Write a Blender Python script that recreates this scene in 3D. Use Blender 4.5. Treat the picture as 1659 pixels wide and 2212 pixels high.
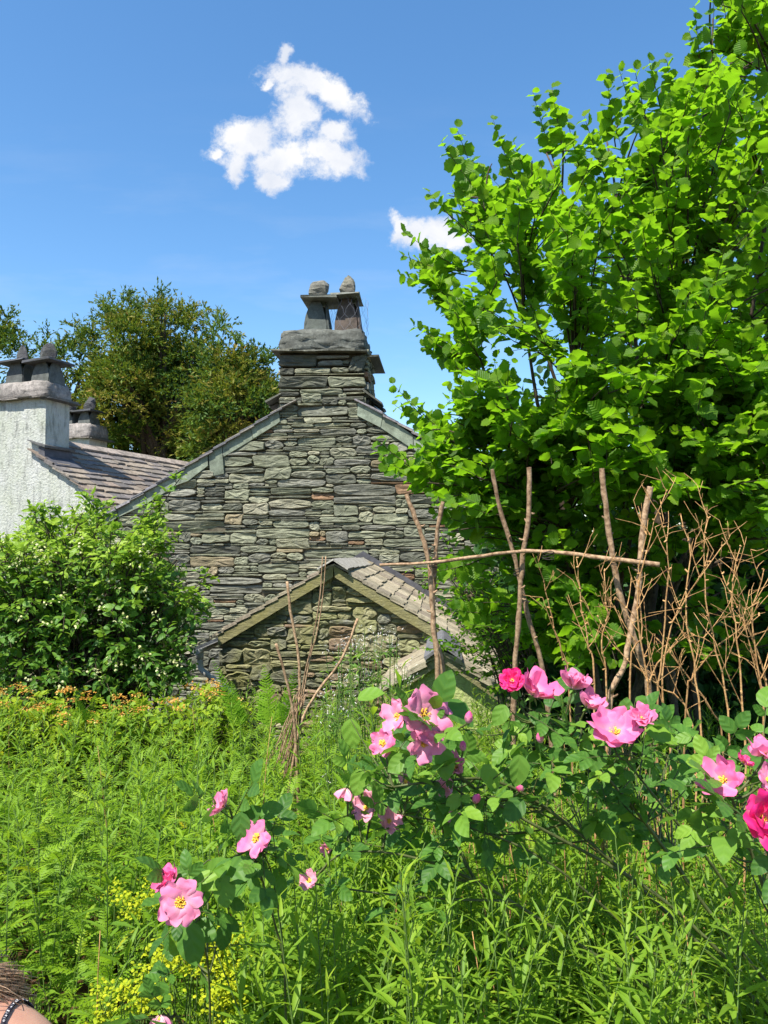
import bpy, math, random
import numpy as np
from mathutils import Vector, Matrix

for o in list(bpy.data.objects):
    bpy.data.objects.remove(o)
SC = bpy.context.scene
COL = SC.collection
rng = np.random.default_rng(11)
random.seed(11)

# ------------------------------------------------------------------ camera, sky, sun, exposure
EYE = 1.65
F, CU, CV = 1659.0, 829.5, 1106.0          # focal length and centre in a 1659 x 2212 grid
PITCH = math.atan(69 / 1659)
cam = bpy.data.objects.new('camera', bpy.data.cameras.new('camera'))
COL.objects.link(cam)
cam.location = (0, 0, EYE)
cam.rotation_euler = (math.radians(90) + PITCH, 0, 0)
cam.data.sensor_fit = 'VERTICAL'
cam.data.sensor_height = 24
cam.data.lens = 18.0
cam.data.clip_start = 0.05
cam.data.clip_end = 3000
SC.camera = cam

SUN_AZ = np.array([-0.64, -0.77])         # horizontal direction towards the sun
SUN_AZ = SUN_AZ / np.linalg.norm(SUN_AZ)
SUN_EL = math.radians(58)
sdir = Vector((SUN_AZ[0] * math.cos(SUN_EL), SUN_AZ[1] * math.cos(SUN_EL), math.sin(SUN_EL)))
sun = bpy.data.objects.new('sun', bpy.data.lights.new('sun', 'SUN'))
COL.objects.link(sun)
sun.data.energy = 5.0
sun.data.angle = math.radians(0.5)
sun.data.color = (1.0, 0.95, 0.86)
sun.rotation_euler = sdir.to_track_quat('Z', 'Y').to_euler()
sun.location = (-6, -4, 12)

SC.view_settings.view_transform = 'Standard'
SC.view_settings.look = 'None'
SC.view_settings.gamma = 1
SC.view_settings.exposure = 1.0
SC.cycles.max_bounces = 7
SC.cycles.diffuse_bounces = 3
SC.cycles.glossy_bounces = 2
SC.cycles.transmission_bounces = 4
SC.cycles.transparent_max_bounces = 6
SC.cycles.sample_clamp_indirect = 6

P_S, P_C = math.sin(PITCH), math.cos(PITCH)


def ray(u, v):
    x = (u - CU) / F
    y = -(v - CV) / F
    return np.array([x, P_C - y * P_S, P_S + y * P_C])


def P(u, v, D):
    r = ray(u, v)
    r = r / r[1] * D
    return np.array([r[0], r[1], r[2] + EYE])


def project(p):
    """array of world points -> (u, v)"""
    q = np.atleast_2d(p) - np.array([0, 0, EYE])
    dep = q[:, 1] * P_C + q[:, 2] * P_S
    up = -q[:, 1] * P_S + q[:, 2] * P_C
    return CU + q[:, 0] / dep * F, CV - up / dep * F


class NT:
    """small helper to write node trees"""
    def __init__(self, tree):
        self.t = tree
        tree.nodes.clear()

    def n(self, typ, **kw):
        nd = self.t.nodes.new(typ)
        ins = kw.pop('ins', {})
        for k, v in kw.items():
            setattr(nd, k, v)
        for k, v in ins.items():
            if isinstance(v, bpy.types.NodeSocket):
                self.t.links.new(v, nd.inputs[k])
            else:
                nd.inputs[k].default_value = v
        return nd

    def math(self, op, a, b=None, c=None, clamp=False):
        ins = {0: a}
        if b is not None:
            ins[1] = b
        if c is not None:
            ins[2] = c
        return self.n('ShaderNodeMath', operation=op, use_clamp=clamp, ins=ins).outputs[0]

    def mix(self, f, a, b, blend='MIX'):
        nd = self.n('ShaderNodeMix', data_type='RGBA', blend_type=blend)
        for k, v in ((0, f), (6, a), (7, b)):
            if isinstance(v, bpy.types.NodeSocket):
                self.t.links.new(v, nd.inputs[k])
            else:
                nd.inputs[k].default_value = (*v, 1) if k > 0 and len(v) == 3 else v
        return nd.outputs[2]

    def ramp(self, fac, stops):
        nd = self.n('ShaderNodeValToRGB', ins={0: fac})
        e = nd.color_ramp.elements
        while len(e) < len(stops):
            e.new(0.5)
        for i, (p, c) in enumerate(stops):
            e[i].position = p
            e[i].color = (*c, 1) if len(c) == 3 else c
        return nd.outputs[0]

    def link(self, a, b):
        self.t.links.new(a, b)


# world: Nishita sky with two small cumulus clouds at fixed directions
W = bpy.data.worlds.new('World')
SC.world = W
W.use_nodes = True
w = NT(W.node_tree)
sky = w.n('ShaderNodeTexSky', sky_type='NISHITA')
sky.sun_disc = False
sky.sun_elevation = SUN_EL
sky.sun_rotation = math.atan2(SUN_AZ[0], SUN_AZ[1])
sky.altitude = 100
sky.air_density = 1.0
sky.dust_density = 0.6
sky.ozone_density = 2.2
geo = w.n('ShaderNodeTexCoord').outputs['Generated']
sep = w.n('ShaderNodeSeparateXYZ', ins={0: geo})
ysafe = w.math('MAXIMUM', sep.outputs[1], 0.05)
X = w.math('DIVIDE', sep.outputs[0], ysafe)
Z = w.math('DIVIDE', sep.outputs[2], ysafe)
pl = w.n('ShaderNodeCombineXYZ', ins={0: X, 1: Z, 2: 0.0}).outputs[0]
n1 = w.n('ShaderNodeTexNoise', ins={'Vector': pl, 'Scale': 16.0, 'Detail': 8.0, 'Roughness': 0.62})
off = w.n('ShaderNodeVectorMath', operation='SUBTRACT', ins={0: n1.outputs['Color'], 1: (0.5, 0.5, 0.5)}).outputs[0]
off = w.n('ShaderNodeVectorMath', operation='SCALE', ins={0: off, 'Scale': 0.05}).outputs[0]
plw = w.n('ShaderNodeVectorMath', operation='ADD', ins={0: pl, 1: off}).outputs[0]


def world_blob(u, v, ru, rv, rot):
    r = ray(u, v)
    cx, cz = r[0] / r[1], r[2] / r[1]
    s = 1 / F / r[1]
    a = w.n('ShaderNodeVectorMath', operation='SUBTRACT', ins={0: plw, 1: (cx, cz, 0)}).outputs[0]
    b = w.n('ShaderNodeVectorRotate', rotation_type='Z_AXIS', ins={'Vector': a, 'Angle': math.radians(rot)}).outputs[0]
    c = w.n('ShaderNodeVectorMath', operation='MULTIPLY', ins={0: b, 1: (1 / (ru * s), 1 / (rv * s), 0)}).outputs[0]
    return w.n('ShaderNodeVectorMath', operation='LENGTH', ins={0: c}).outputs['Value']


zz = lambda x, y: (442.4 + x * .2333, 55.3 + y * .2333)
blobs = [(900, 500, 330, 130, 12), (1200, 650, 290, 130, 32), (850, 800, 190, 260, -25), (400, 1060, 270, 200, 0),
         (700, 1250, 330, 150, 0), (640, 1430, 140, 120, 0), (1180, 1210, 270, 150, 22), (1190, 1000, 150, 100, 0),
         (735, 290, 60, 110, 10), (280, 1330, 90, 150, 20), (590, 540, 60, 40, -40), (120, 1170, 60, 45, 0)]
dist = None
for (x, y, rx, ry, rt) in blobs:
    u_, v_ = zz(x, y)
    q = world_blob(u_, v_, rx * .2333, ry * .2333, rt)
    dist = q if dist is None else w.n('ShaderNodeMath', operation='SMOOTH_MIN', ins={0: dist, 1: q, 2: 0.5}).outputs[0]
for (x, y, rx, ry, rt) in [(945, 503, 60, 30, 5), (900, 512, 46, 32, 0), (868, 495, 34, 16, 60), (975, 520, 40, 22, 0)]:
    q = world_blob(x, y, rx, ry, rt)
    dist = w.n('ShaderNodeMath', operation='SMOOTH_MIN', ins={0: dist, 1: q, 2: 0.2}).outputs[0]
n2 = w.n('ShaderNodeTexNoise', ins={'Vector': pl, 'Scale': 30.0, 'Detail': 9.0, 'Roughness': 0.66})
d2 = w.math('MULTIPLY_ADD', n2.outputs[0], 2.0, w.math('SUBTRACT', dist, 0.88))
n5 = w.n('ShaderNodeTexNoise', ins={'Vector': plw, 'Scale': 85.0, 'Detail': 6.0, 'Roughness': 0.7})
d2 = w.math('MULTIPLY_ADD', n5.outputs[0], 0.8, w.math('SUBTRACT', d2, 0.42))
mask = w.n('ShaderNodeMapRange', interpolation_type='SMOOTHSTEP',
           ins={0: d2, 1: 1.52, 2: 0.62, 3: 0.0, 4: 1.0}).outputs[0]
front = w.math('GREATER_THAN', sep.outputs[1], 0.1)
mask = w.math('MULTIPLY', mask, front)
# faint high veil near the horizon
n3 = w.n('ShaderNodeTexNoise', ins={'Vector': w.n('ShaderNodeVectorMath', operation='MULTIPLY', ins={0: pl, 1: (1.2, 5, 1)}).outputs[0],
                                    'Scale': 2.2, 'Detail': 5.0, 'Roughness': 0.6})
veil = w.n('ShaderNodeMapRange', ins={0: n3.outputs[0], 1: 0.5, 2: 0.8, 3: 0.0, 4: 0.30}).outputs[0]
veil = w.math('MULTIPLY', veil, front)
lowz = w.n('ShaderNodeMapRange', ins={0: Z, 1: 0.62, 2: 0.15, 3: 0.0, 4: 1.0}).outputs[0]
veil = w.math('MULTIPLY', veil, lowz)
mask = w.math('MAXIMUM', mask, veil)
n4 = w.n('ShaderNodeTexNoise', ins={'Vector': plw, 'Scale': 11.0, 'Detail': 5.0, 'Roughness': 0.55})
ccol = w.ramp(n4.outputs[0], [(0.34, (0.74, 0.79, 0.90)), (0.50, (0.90, 0.92, 0.97)), (0.60, (1.0, 1.0, 1.0))])
skyc = w.n('ShaderNodeHueSaturation', ins={'Hue': 0.497, 'Saturation': 1.22, 'Value': 1.0, 'Color': sky.outputs[0]}).outputs[0]
bg1 = w.n('ShaderNodeBackground', ins={0: skyc, 1: 0.122})
bg2 = w.n('ShaderNodeBackground', ins={0: ccol, 1: 0.52})
ms = w.n('ShaderNodeMixShader', ins={0: mask, 1: bg1.outputs[0], 2: bg2.outputs[0]})
wo = w.n('ShaderNodeOutputWorld', ins={0: ms.outputs[0]})

# ------------------------------------------------------------------ mesh helpers


def norm(a):
    a = np.asarray(a, float)
    return a / np.maximum(np.linalg.norm(a, axis=-1, keepdims=True), 1e-9)


FLAT = {'wall', 'stonework', 'roof', 'verge_slab', 'ridge_tile', 'flashing', 'drip_slate', 'chimney', 'cover_slate', 'weight_stone',
        'chimney_pot', 'barge_board', 'verge_stone', 'gutter', 'stone_block'}


class Batch:
    def __init__(self):
        self.V, self.F, self.C, self.n = [], [], [], 0

    def add(self, V, Fc, C=None):
        V = np.asarray(V, float).reshape(-1, 3)
        if C is None:
            C = np.full((len(V), 3), 0.5)
        C = np.asarray(C, float)
        if C.ndim == 1:
            C = np.tile(C, (len(V), 1))
        self.V.append(V)
        self.C.append(C)
        if isinstance(Fc, list) and Fc and not isinstance(Fc[0], np.ndarray) and len({len(f) for f in Fc}) > 1:
            by = {}
            for f in Fc:
                by.setdefault(len(f), []).append(f)
            for k, fs in by.items():
                self.F.append(np.asarray(fs, int) + self.n)
        else:
            self.F.append(np.asarray(Fc, int) + self.n)
        self.n += len(V)

    def box(self, c, size, rot=None, col=None, jit=0.0):
        """box centred at c; rot = 3x3 columns of axes"""
        s = np.array(size) / 2
        V = np.array([[x, y, z] for x in (-1, 1) for y in (-1, 1) for z in (-1, 1)], float) * s
        if jit:
            V += rng.uniform(-jit, jit, V.shape)
        if rot is not None:
            V = V @ np.array(rot).T
        self.add(V + np.array(c), [[0, 1, 3, 2], [4, 6, 7, 5], [0, 4, 5, 1], [2, 3, 7, 6], [0, 2, 6, 4], [1, 5, 7, 3]], col)

    def build(self, name, mat, parent=None, smooth=False, world=True):
        V = np.concatenate(self.V)
        C = np.concatenate(self.C)
        root = parent
        if parent is not None and world:
            M = root_matrix(parent)
            Mi = np.array(M.inverted())
            V = V @ Mi[:3, :3].T + Mi[:3, 3]
        me = bpy.data.meshes.new(name)
        tot = [len(f) for f in self.F]
        counts = np.concatenate([np.full(len(f), f.shape[1], int) for f in self.F])
        loops = np.concatenate([f.ravel() for f in self.F])
        me.vertices.add(len(V))
        me.vertices.foreach_set('co', V.astype(np.float32).ravel())
        me.loops.add(len(loops))
        me.loops.foreach_set('vertex_index', loops.astype(np.int32))
        me.polygons.add(len(counts))
        st = np.concatenate([[0], np.cumsum(counts)[:-1]]).astype(np.int32)
        me.polygons.foreach_set('loop_start', st)
        me.polygons.foreach_set('loop_total', counts.astype(np.int32))
        flat = not smooth and name in FLAT
        me.polygons.foreach_set('use_smooth', np.full(len(counts), not flat))
        me.update(calc_edges=True)
        at = me.attributes.new('Col', 'FLOAT_COLOR', 'POINT')
        at.data.foreach_set('color', np.concatenate([C, np.ones((len(C), 1))], 1).astype(np.float32).ravel())
        me.materials.append(mat)
        o = bpy.data.objects.new(name, me)
        COL.objects.link(o)
        if parent is not None:
            o.parent = parent
        return o


def root_matrix(o):
    while o.parent is not None:
        o = o.parent
    return Matrix.Translation(o.location) @ o.rotation_euler.to_matrix().to_4x4()


def tag(o, label=None, cat=None, group=None, kind=None):
    if label:
        o['label'] = label
    if cat:
        o['category'] = cat
    if group:
        o['group'] = group
    if kind:
        o['kind'] = kind
    return o


def empty(name, loc, rz=0.0):
    o = bpy.data.objects.new(name, None)
    COL.objects.link(o)
    o.location = loc
    o.rotation_euler = (0, 0, rz)
    o.empty_display_size = 0.2
    return o


# leaf templates: x across (-.5 .. .5), y along (0 .. 1)
def strip_template(ts, ws, teeth=0.0):
    V, Fc = [], []
    for i, (t, ww) in enumerate(zip(ts, ws)):
        k = teeth * (1 if i % 2 else -1)
        V += [(-ww / 2 * (1 + k), t + k * .15, 0), (0, t, 0), (ww / 2 * (1 + k), t + k * .15, 0)]
    for i in range(len(ts) - 1):
        a, b = 3 * i, 3 * i + 3
        last = ws[i + 1] == 0
        if last:
            Fc += [(a, a + 1, b + 1), (a + 1, a + 2, b + 1)]
        else:
            Fc += [(a, a + 1, b + 1), (a, b + 1, b), (a + 1, a + 2, b + 2), (a + 1, b + 2, b + 1)]
    return np.array(V, float), np.array(Fc)


T_LANCE = strip_template([0, .3, .65, 1], [.25, 1, .75, 0])
T_BROAD = strip_template([0, .1, .3, .52, .74, .9, 1], [.12, .62, .98, 1.0, .78, .40, 0])
T_HAZEL = strip_template([0, .06, .16, .28, .4, .52, .64, .76, .87, 1], [.3, .78, .90, 1.06, .98, 1.08, .93, .84, .42, 0], .045)
T_DIA = (np.array([(0, 0, 0), (-.5, .45, 0), (0, 1, 0), (.5, .45, 0)], float), np.array([(0, 3, 2), (0, 2, 1)]))
T_TOOTH = strip_template([0, .16, .28, .42, .55, .68, .8, 1], [.35, 1.0, .42, .95, .36, .7, .22, 0])
T_DISC = (np.array([(0, 0, .15)] + [(.5 * math.cos(a), .5 + .5 * math.sin(a), 0) for a in np.arange(5) * 1.2566], float),
          np.array([(0, 1 + i, 1 + (i + 1) % 5) for i in range(5)]))


def leaves(B, tmpl, pos, d, up, L, Wd, bend=0.25, fold=0.3, rnd=None, wav=0.0):
    T, tf = tmpl
    pos = np.asarray(pos, float)
    N = len(pos)
    if N == 0:
        return
    L = np.broadcast_to(L, (N,))
    Wd = np.broadcast_to(Wd, (N,))
    bend = np.broadcast_to(bend, (N,))
    d = norm(d)
    s = np.cross(d, up)
    bad = np.linalg.norm(s, axis=1) < 1e-3
    s[bad] = np.array([1, 0, 0])
    s = norm(s)
    n = np.cross(s, d)
    if rnd is None:
        rnd = rng.random(N)
    x = T[None, :, 0] * Wd[:, None]
    y = T[None, :, 1] * L[:, None]
    z = np.abs(T[None, :, 0]) * Wd[:, None] * fold - bend[:, None] * L[:, None] * T[None, :, 1] ** 2
    if T[:, 2].any():
        z = z + T[None, :, 2] * Wd[:, None]
    if wav:
        ph = rng.random((N, 1)) * 6.28
        z = z + wav * Wd[:, None] * np.sin(T[None, :, 1] * 9 + ph + T[None, :, 0] * 5) * np.abs(T[None, :, 0]) * 2
    V = pos[:, None] + x[..., None] * s[:, None] + y[..., None] * d[:, None] + z[..., None] * n[:, None]
    C = np.zeros((N, len(T), 3))
    C[..., 0] = rnd[:, None]
    C[..., 1] = T[None, :, 1]
    C[..., 2] = T[None, :, 0] + .5
    Fc = (tf[None] + (np.arange(N) * len(T))[:, None, None]).reshape(-1, tf.shape[1])
    B.add(V.reshape(-1, 3), Fc, C.reshape(-1, 3))


def tubes(B, paths, radii, sides=5, rnd=None, cap=True):
    """paths (N,S,3), radii (N,S)"""
    paths = np.asarray(paths, float)
    N, S, _ = paths.shape
    radii = np.broadcast_to(radii, (N, S))
    tan = np.gradient(paths, axis=1)
    tan = norm(tan)
    ref = np.where(np.abs(tan[:, :1, 2:3]) > .9, np.array([1.0, .1, 0]), np.array([.1, .2, 1.0]))
    a = norm(np.cross(tan, np.broadcast_to(ref, tan.shape)))
    b = np.cross(tan, a)
    ang = np.arange(sides) * 2 * math.pi / sides
    V = paths[:, :, None] + radii[..., None, None] * (np.cos(ang)[None, None, :, None] * a[:, :, None] + np.sin(ang)[None, None, :, None] * b[:, :, None])
    if rnd is None:
        rnd = rng.random(N)
    C = np.zeros((N, S, sides, 3))
    C[..., 0] = rnd[:, None, None]
    C[..., 1] = np.linspace(0, 1, S)[None, :, None]
    C[..., 2] = .5
    i, j = np.meshgrid(np.arange(S - 1), np.arange(sides), indexing='ij')
    j2 = (j + 1) % sides
    q = np.stack([i * sides + j, i * sides + j2, (i + 1) * sides + j2, (i + 1) * sides + j], -1).reshape(-1, 4)
    base = (np.arange(N) * S * sides)[:, None, None]
    B.add(V.reshape(-1, 3), (q[None] + base).reshape(-1, 4), C.reshape(-1, 3))
    if cap:
        off = B.n - N * S * sides
        caps = np.arange(sides)[None] + (S - 1) * sides + (np.arange(N) * S * sides)[:, None]
        B.F.append(caps + off)


def smooth_path(pts, n=14):
    """Catmull-Rom through control points"""
    p = np.asarray(pts, float)
    p = np.vstack([2 * p[0] - p[1], p, 2 * p[-1] - p[-2]])
    m = len(p) - 3
    out = []
    for t in np.linspace(0, m - 1e-6, n):
        k = int(t)
        f = t - k
        a, b, c, d = p[k], p[k + 1], p[k + 2], p[k + 3]
        out.append(.5 * ((2 * b) + (-a + c) * f + (2 * a - 5 * b + 4 * c - d) * f * f + (-a + 3 * b - 3 * c + d) * f ** 3))
    return np.array(out)


# ------------------------------------------------------------------ materials
def new_mat(name):
    m = bpy.data.materials.new(name)
    m.use_nodes = True
    return m, NT(m.node_tree)


def leaf_mat(name, stops, trans, tf=0.4, rough=0.42, vein=0.0, spec=0.22, vs=.4):
    """stops: colours over the per-leaf random tone; trans: colour of light coming through"""
    m, t = new_mat(name)
    at = t.n('ShaderNodeAttribute', attribute_name='Col')
    sp = t.n('ShaderNodeSeparateColor', ins={0: at.outputs['Color']})
    c = t.ramp(sp.outputs[0], stops)
    tc = t.mix(0.5, c, trans, 'MIX')
    nrm = None
    if vein:
        ax = t.math('ABSOLUTE', t.math('SUBTRACT', sp.outputs[2], 0.5))
        ph = t.math('MULTIPLY', t.math('SUBTRACT', sp.outputs[1], t.math('MULTIPLY', ax, 0.7)), vein)
        wv = t.math('SINE', ph)
        mid = t.n('ShaderNodeMapRange', ins={0: ax, 1: 0.0, 2: 0.05, 3: 0.6, 4: 0.0}).outputs[0]
        c = t.mix(t.math('MULTIPLY', t.math('MAXIMUM', wv, mid), 0.20 * vs), c, tuple(min(1, x * 1.6 + .02) for x in stops[-1][1]))
        bmp = t.n('ShaderNodeBump', ins={'Strength': 0.5 * vs, 'Distance': 0.003, 'Height': wv})
        nrm = bmp.outputs[0]
    pr = t.n('ShaderNodeBsdfPrincipled', ins={'Base Color': c, 'Roughness': rough + .08, 'Specular IOR Level': spec})
    tr = t.n('ShaderNodeBsdfTranslucent', ins={0: tc})
    if nrm:
        t.link(nrm, pr.inputs['Normal'])
    mx = t.n('ShaderNodeMixShader', ins={0: tf, 1: pr.outputs[0], 2: tr.outputs[0]})
    t.n('ShaderNodeOutputMaterial', ins={0: mx.outputs[0]})
    return m


def bark_mat(name, a, b, scale=40, rough=0.8):
    m, t = new_mat(name)
    tc = t.n('ShaderNodeTexCoord').outputs['Object']
    no = t.n('ShaderNodeTexNoise', ins={'Vector': tc, 'Scale': scale, 'Detail': 5.0, 'Roughness': .65})
    c = t.ramp(no.outputs[0], [(.35, a), (.65, b)])
    at = t.n('ShaderNodeAttribute', attribute_name='Col')
    sp = t.n('ShaderNodeSeparateColor', ins={0: at.outputs['Color']})
    c = t.n('ShaderNodeHueSaturation', ins={'Color': c, 'Value': t.math('MULTIPLY_ADD', sp.outputs[0], .5, .75)}).outputs[0]
    bm = t.n('ShaderNodeBump', ins={'Strength': .6, 'Distance': .004, 'Height': no.outputs[0]})
    pr = t.n('ShaderNodeBsdfPrincipled', ins={'Base Color': c, 'Roughness': rough, 'Specular IOR Level': .25, 'Normal': bm.outputs[0]})
    t.n('ShaderNodeOutputMaterial', ins={0: pr.outputs[0]})
    return m


def stone_mat(name, moss=(0.10, 0.11, 0.03), moss_amt=0.2, lichen=0.3, stretch=(3, 3, 14), bump=.7):
    """per-stone colour in the Col attribute, broken up by strata, lichen and moss"""
    m, t = new_mat(name)
    tc = t.n('ShaderNodeTexCoord').outputs['Object']
    at = t.n('ShaderNodeAttribute', attribute_name='Col').outputs['Color']
    st = t.n('ShaderNodeVectorMath', operation='MULTIPLY', ins={0: tc, 1: stretch}).outputs[0]
    n_ = t.n('ShaderNodeTexNoise', ins={'Vector': st, 'Scale': 4.0, 'Detail': 8.0, 'Roughness': .68})
    nf = t.n('ShaderNodeTexNoise', ins={'Vector': tc, 'Scale': 60.0, 'Detail': 4.0, 'Roughness': .7})
    g = t.math('MULTIPLY_ADD', n_.outputs[0], 2.4, -.20)
    g2 = t.math('MULTIPLY_ADD', nf.outputs[0], 1.1, .45)
    v = t.n('ShaderNodeCombineColor', ins={0: g, 1: g, 2: g}).outputs[0]
    c = t.mix(1.0, at, v, 'MULTIPLY')
    v2 = t.n('ShaderNodeCombineColor', ins={0: g2, 1: g2, 2: g2}).outputs[0]
    c = t.mix(1.0, c, v2, 'MULTIPLY')
    nl = t.n('ShaderNodeTexNoise', ins={'Vector': tc, 'Scale': 13.0, 'Detail': 6.0, 'Roughness': .7})
    lm = t.n('ShaderNodeMapRange', ins={0: nl.outputs[0], 1: .60, 2: .70, 3: 0.0, 4: lichen}).outputs[0]
    c = t.mix(lm, c, (.42, .43, .36))
    nm = t.n('ShaderNodeTexNoise', ins={'Vector': tc, 'Scale': 2.6, 'Detail': 7.0, 'Roughness': .7})
    mm = t.n('ShaderNodeMapRange', ins={0: nm.outputs[0], 1: .45, 2: .68, 3: 0.0, 4: moss_amt}).outputs[0]
    c = t.mix(mm, c, moss)
    h = t.math('ADD', t.math('MULTIPLY', n_.outputs[0], 1.0), t.math('MULTIPLY', nf.outputs[0], .35))
    bm = t.n('ShaderNodeBump', ins={'Strength': bump, 'Distance': .02, 'Height': h})
    pr = t.n('ShaderNodeBsdfPrincipled', ins={'Base Color': c, 'Roughness': .78, 'Specular IOR Level': .3, 'Normal': bm.outputs[0]})
    t.n('ShaderNodeOutputMaterial', ins={0: pr.outputs[0]})
    return m


def plain_mat(name, col, rough=.6, spec=.3, noise=0.0, scale=20, bump=0.0):
    m, t = new_mat(name)
    pr = t.n('ShaderNodeBsdfPrincipled', ins={'Base Color': (*col, 1), 'Roughness': rough, 'Specular IOR Level': spec})
    if noise or bump:
        tc = t.n('ShaderNodeTexCoord').outputs['Object']
        no = t.n('ShaderNodeTexNoise', ins={'Vector': tc, 'Scale': scale, 'Detail': 6.0, 'Roughness': .65})
        if noise:
            a = tuple(x * (1 - noise) for x in col)
            b = tuple(min(1, x * (1 + noise)) for x in col)
            t.link(t.ramp(no.outputs[0], [(.3, a), (.7, b)]), pr.inputs['Base Color'])
        if bump:
            bm = t.n('ShaderNodeBump', ins={'Strength': bump, 'Distance': .01, 'Height': no.outputs[0]})
            t.link(bm.outputs[0], pr.inputs['Normal'])
    t.n('ShaderNodeOutputMaterial', ins={0: pr.outputs[0]})
    return m


def render_mat(name, base, stain, stain_amt, dark_amt=.25, algae=(0.35, 0.40, 0.08)):
    """lime-washed rough render with algae and soot stains"""
    m, t = new_mat(name)
    tc = t.n('ShaderNodeTexCoord').outputs['Object']
    nb = t.n('ShaderNodeTexNoise', ins={'Vector': tc, 'Scale': 22.0, 'Detail': 5.0, 'Roughness': .6})
    ns = t.n('ShaderNodeTexNoise', ins={'Vector': tc, 'Scale': 1.5, 'Detail': 7.0, 'Roughness': .7})
    nd = t.n('ShaderNodeTexNoise', ins={'Vector': t.n('ShaderNodeVectorMath', operation='MULTIPLY', ins={0: tc, 1: (7, 7, 1.8)}).outputs[0],
                                        'Scale': 1.3, 'Detail': 8.0, 'Roughness': .75})
    c = t.mix(t.n('ShaderNodeMapRange', ins={0: ns.outputs[0], 1: .35, 2: .7, 3: 0.0, 4: stain_amt}).outputs[0], base, stain)
    c = t.mix(t.n('ShaderNodeMapRange', ins={0: ns.outputs['Fac'], 1: .62, 2: .75, 3: 0.0, 4: stain_amt}).outputs[0], c, algae)
    c = t.mix(t.n('ShaderNodeMapRange', ins={0: nd.outputs[0], 1: .50, 2: .66, 3: 0.0, 4: dark_amt}).outputs[0], c, (.05, .055, .05))
    bm = t.n('ShaderNodeBump', ins={'Strength': .8, 'Distance': .03, 'Height': nb.outputs[0]})
    pr = t.n('ShaderNodeBsdfPrincipled', ins={'Base Color': c, 'Roughness': .85, 'Specular IOR Level': .2, 'Normal': bm.outputs[0]})
    t.n('ShaderNodeOutputMaterial', ins={0: pr.outputs[0]})
    return m


M = {}
M['hazel'] = leaf_mat('hazel leaf', [(0, (.022, .070, .007)), (.45, (.068, .170, .010)), (1, (.20, .32, .014))], (.43, .86, .015), .50, .36, vein=46, vs=1.0)
M['back'] = leaf_mat('shade-dark back leaf', [(0, (.012, .045, .010)), (1, (.03, .09, .015))], (.12, .3, .02), .3, .5)  # leaf colour darkened to stand in for the shade under and behind the hazel
M['shrub'] = leaf_mat('shrub leaf', [(0, (.045, .125, .022)), (.45, (.095, .21, .030)), (1, (.26, .38, .030))], (.36, .62, .04), .36, .36, vein=26)
M['willow'] = leaf_mat('willow leaf', [(0, (.085, .175, .016)), (.6, (.165, .29, .022)), (1, (.31, .42, .03))], (.54, .80, .03), .44, .42)
M['tansy'] = leaf_mat('tansy leaf', [(0, (.105, .215, .012)), (.7, (.22, .36, .018)), (.9, (.31, .41, .02)), (1, (.42, .36, .01))], (.45, .74, .03), .44, .45)
M['low'] = leaf_mat('low leaf', [(0, (.075, .17, .014)), (.7, (.16, .28, .018)), (1, (.28, .31, .02))], (.38, .70, .03), .4, .45, vein=20)
M['grass'] = leaf_mat('grass blade', [(0, (.085, .17, .018)), (.8, (.17, .27, .03)), (1, (.28, .24, .07))], (.30, .55, .05), .35, .45)
M['rose_leaf'] = leaf_mat('rose leaf', [(0, (.040, .11, .020)), (.6, (.085, .20, .030)), (1, (.20, .34, .035))], (.30, .60, .05), .38, .40, vein=20)
M['fern'] = leaf_mat('fern frond', [(0, (.12, .27, .015)), (1, (.20, .36, .02))], (.50, .75, .04), .42, .5)
M['orange_leaf'] = leaf_mat('yellow green leaf', [(0, (.07, .18, .02)), (.5, (.17, .29, .02)), (1, (.27, .36, .02))], (.50, .68, .03), .4, .4, vein=24)
M['orange_bloom'] = leaf_mat('orange bloom', [(0, (.42, .17, .03)), (.6, (.62, .32, .05)), (1, (.70, .52, .18))], (.75, .40, .06), .3, .7)
M['spurge'] = leaf_mat('lime bloom', [(0, (.26, .34, .01)), (1, (.46, .48, .015))], (.65, .75, .02), .35, .6)
M['cream_bloom'] = leaf_mat('cream bloom', [(0, (.48, .50, .20)), (1, (.66, .66, .38))], (.8, .8, .6), .3, .6)
M['white_bloom'] = leaf_mat('white bloom', [(0, (.62, .58, .50)), (1, (.75, .72, .70))], (.8, .75, .7), .3, .6)
M['yew'] = leaf_mat('yew needles', [(0, (.010, .032, .008)), (.22, (.032, .085, .012)), (.42, (.080, .15, .016)), (.58, (.17, .165, .022)), (1, (.27, .16, .035))], (.28, .36, .02), .28, .5)
M['bark'] = bark_mat('bark', (.035, .025, .018), (.10, .075, .05))
M['pole'] = bark_mat('hazel pole bark', (.12, .065, .033), (.40, .27, .16), 55)
M['twig'] = bark_mat('dead twig', (.23, .11, .038), (.52, .31, .13), 60)
M['stem'] = plain_mat('green stem', (.10, .17, .035), .6, .3, .3, 30)
M['cane'] = plain_mat('rose cane', (.07, .085, .025), .55, .3, .5, 25)
M['soil'] = None


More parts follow.
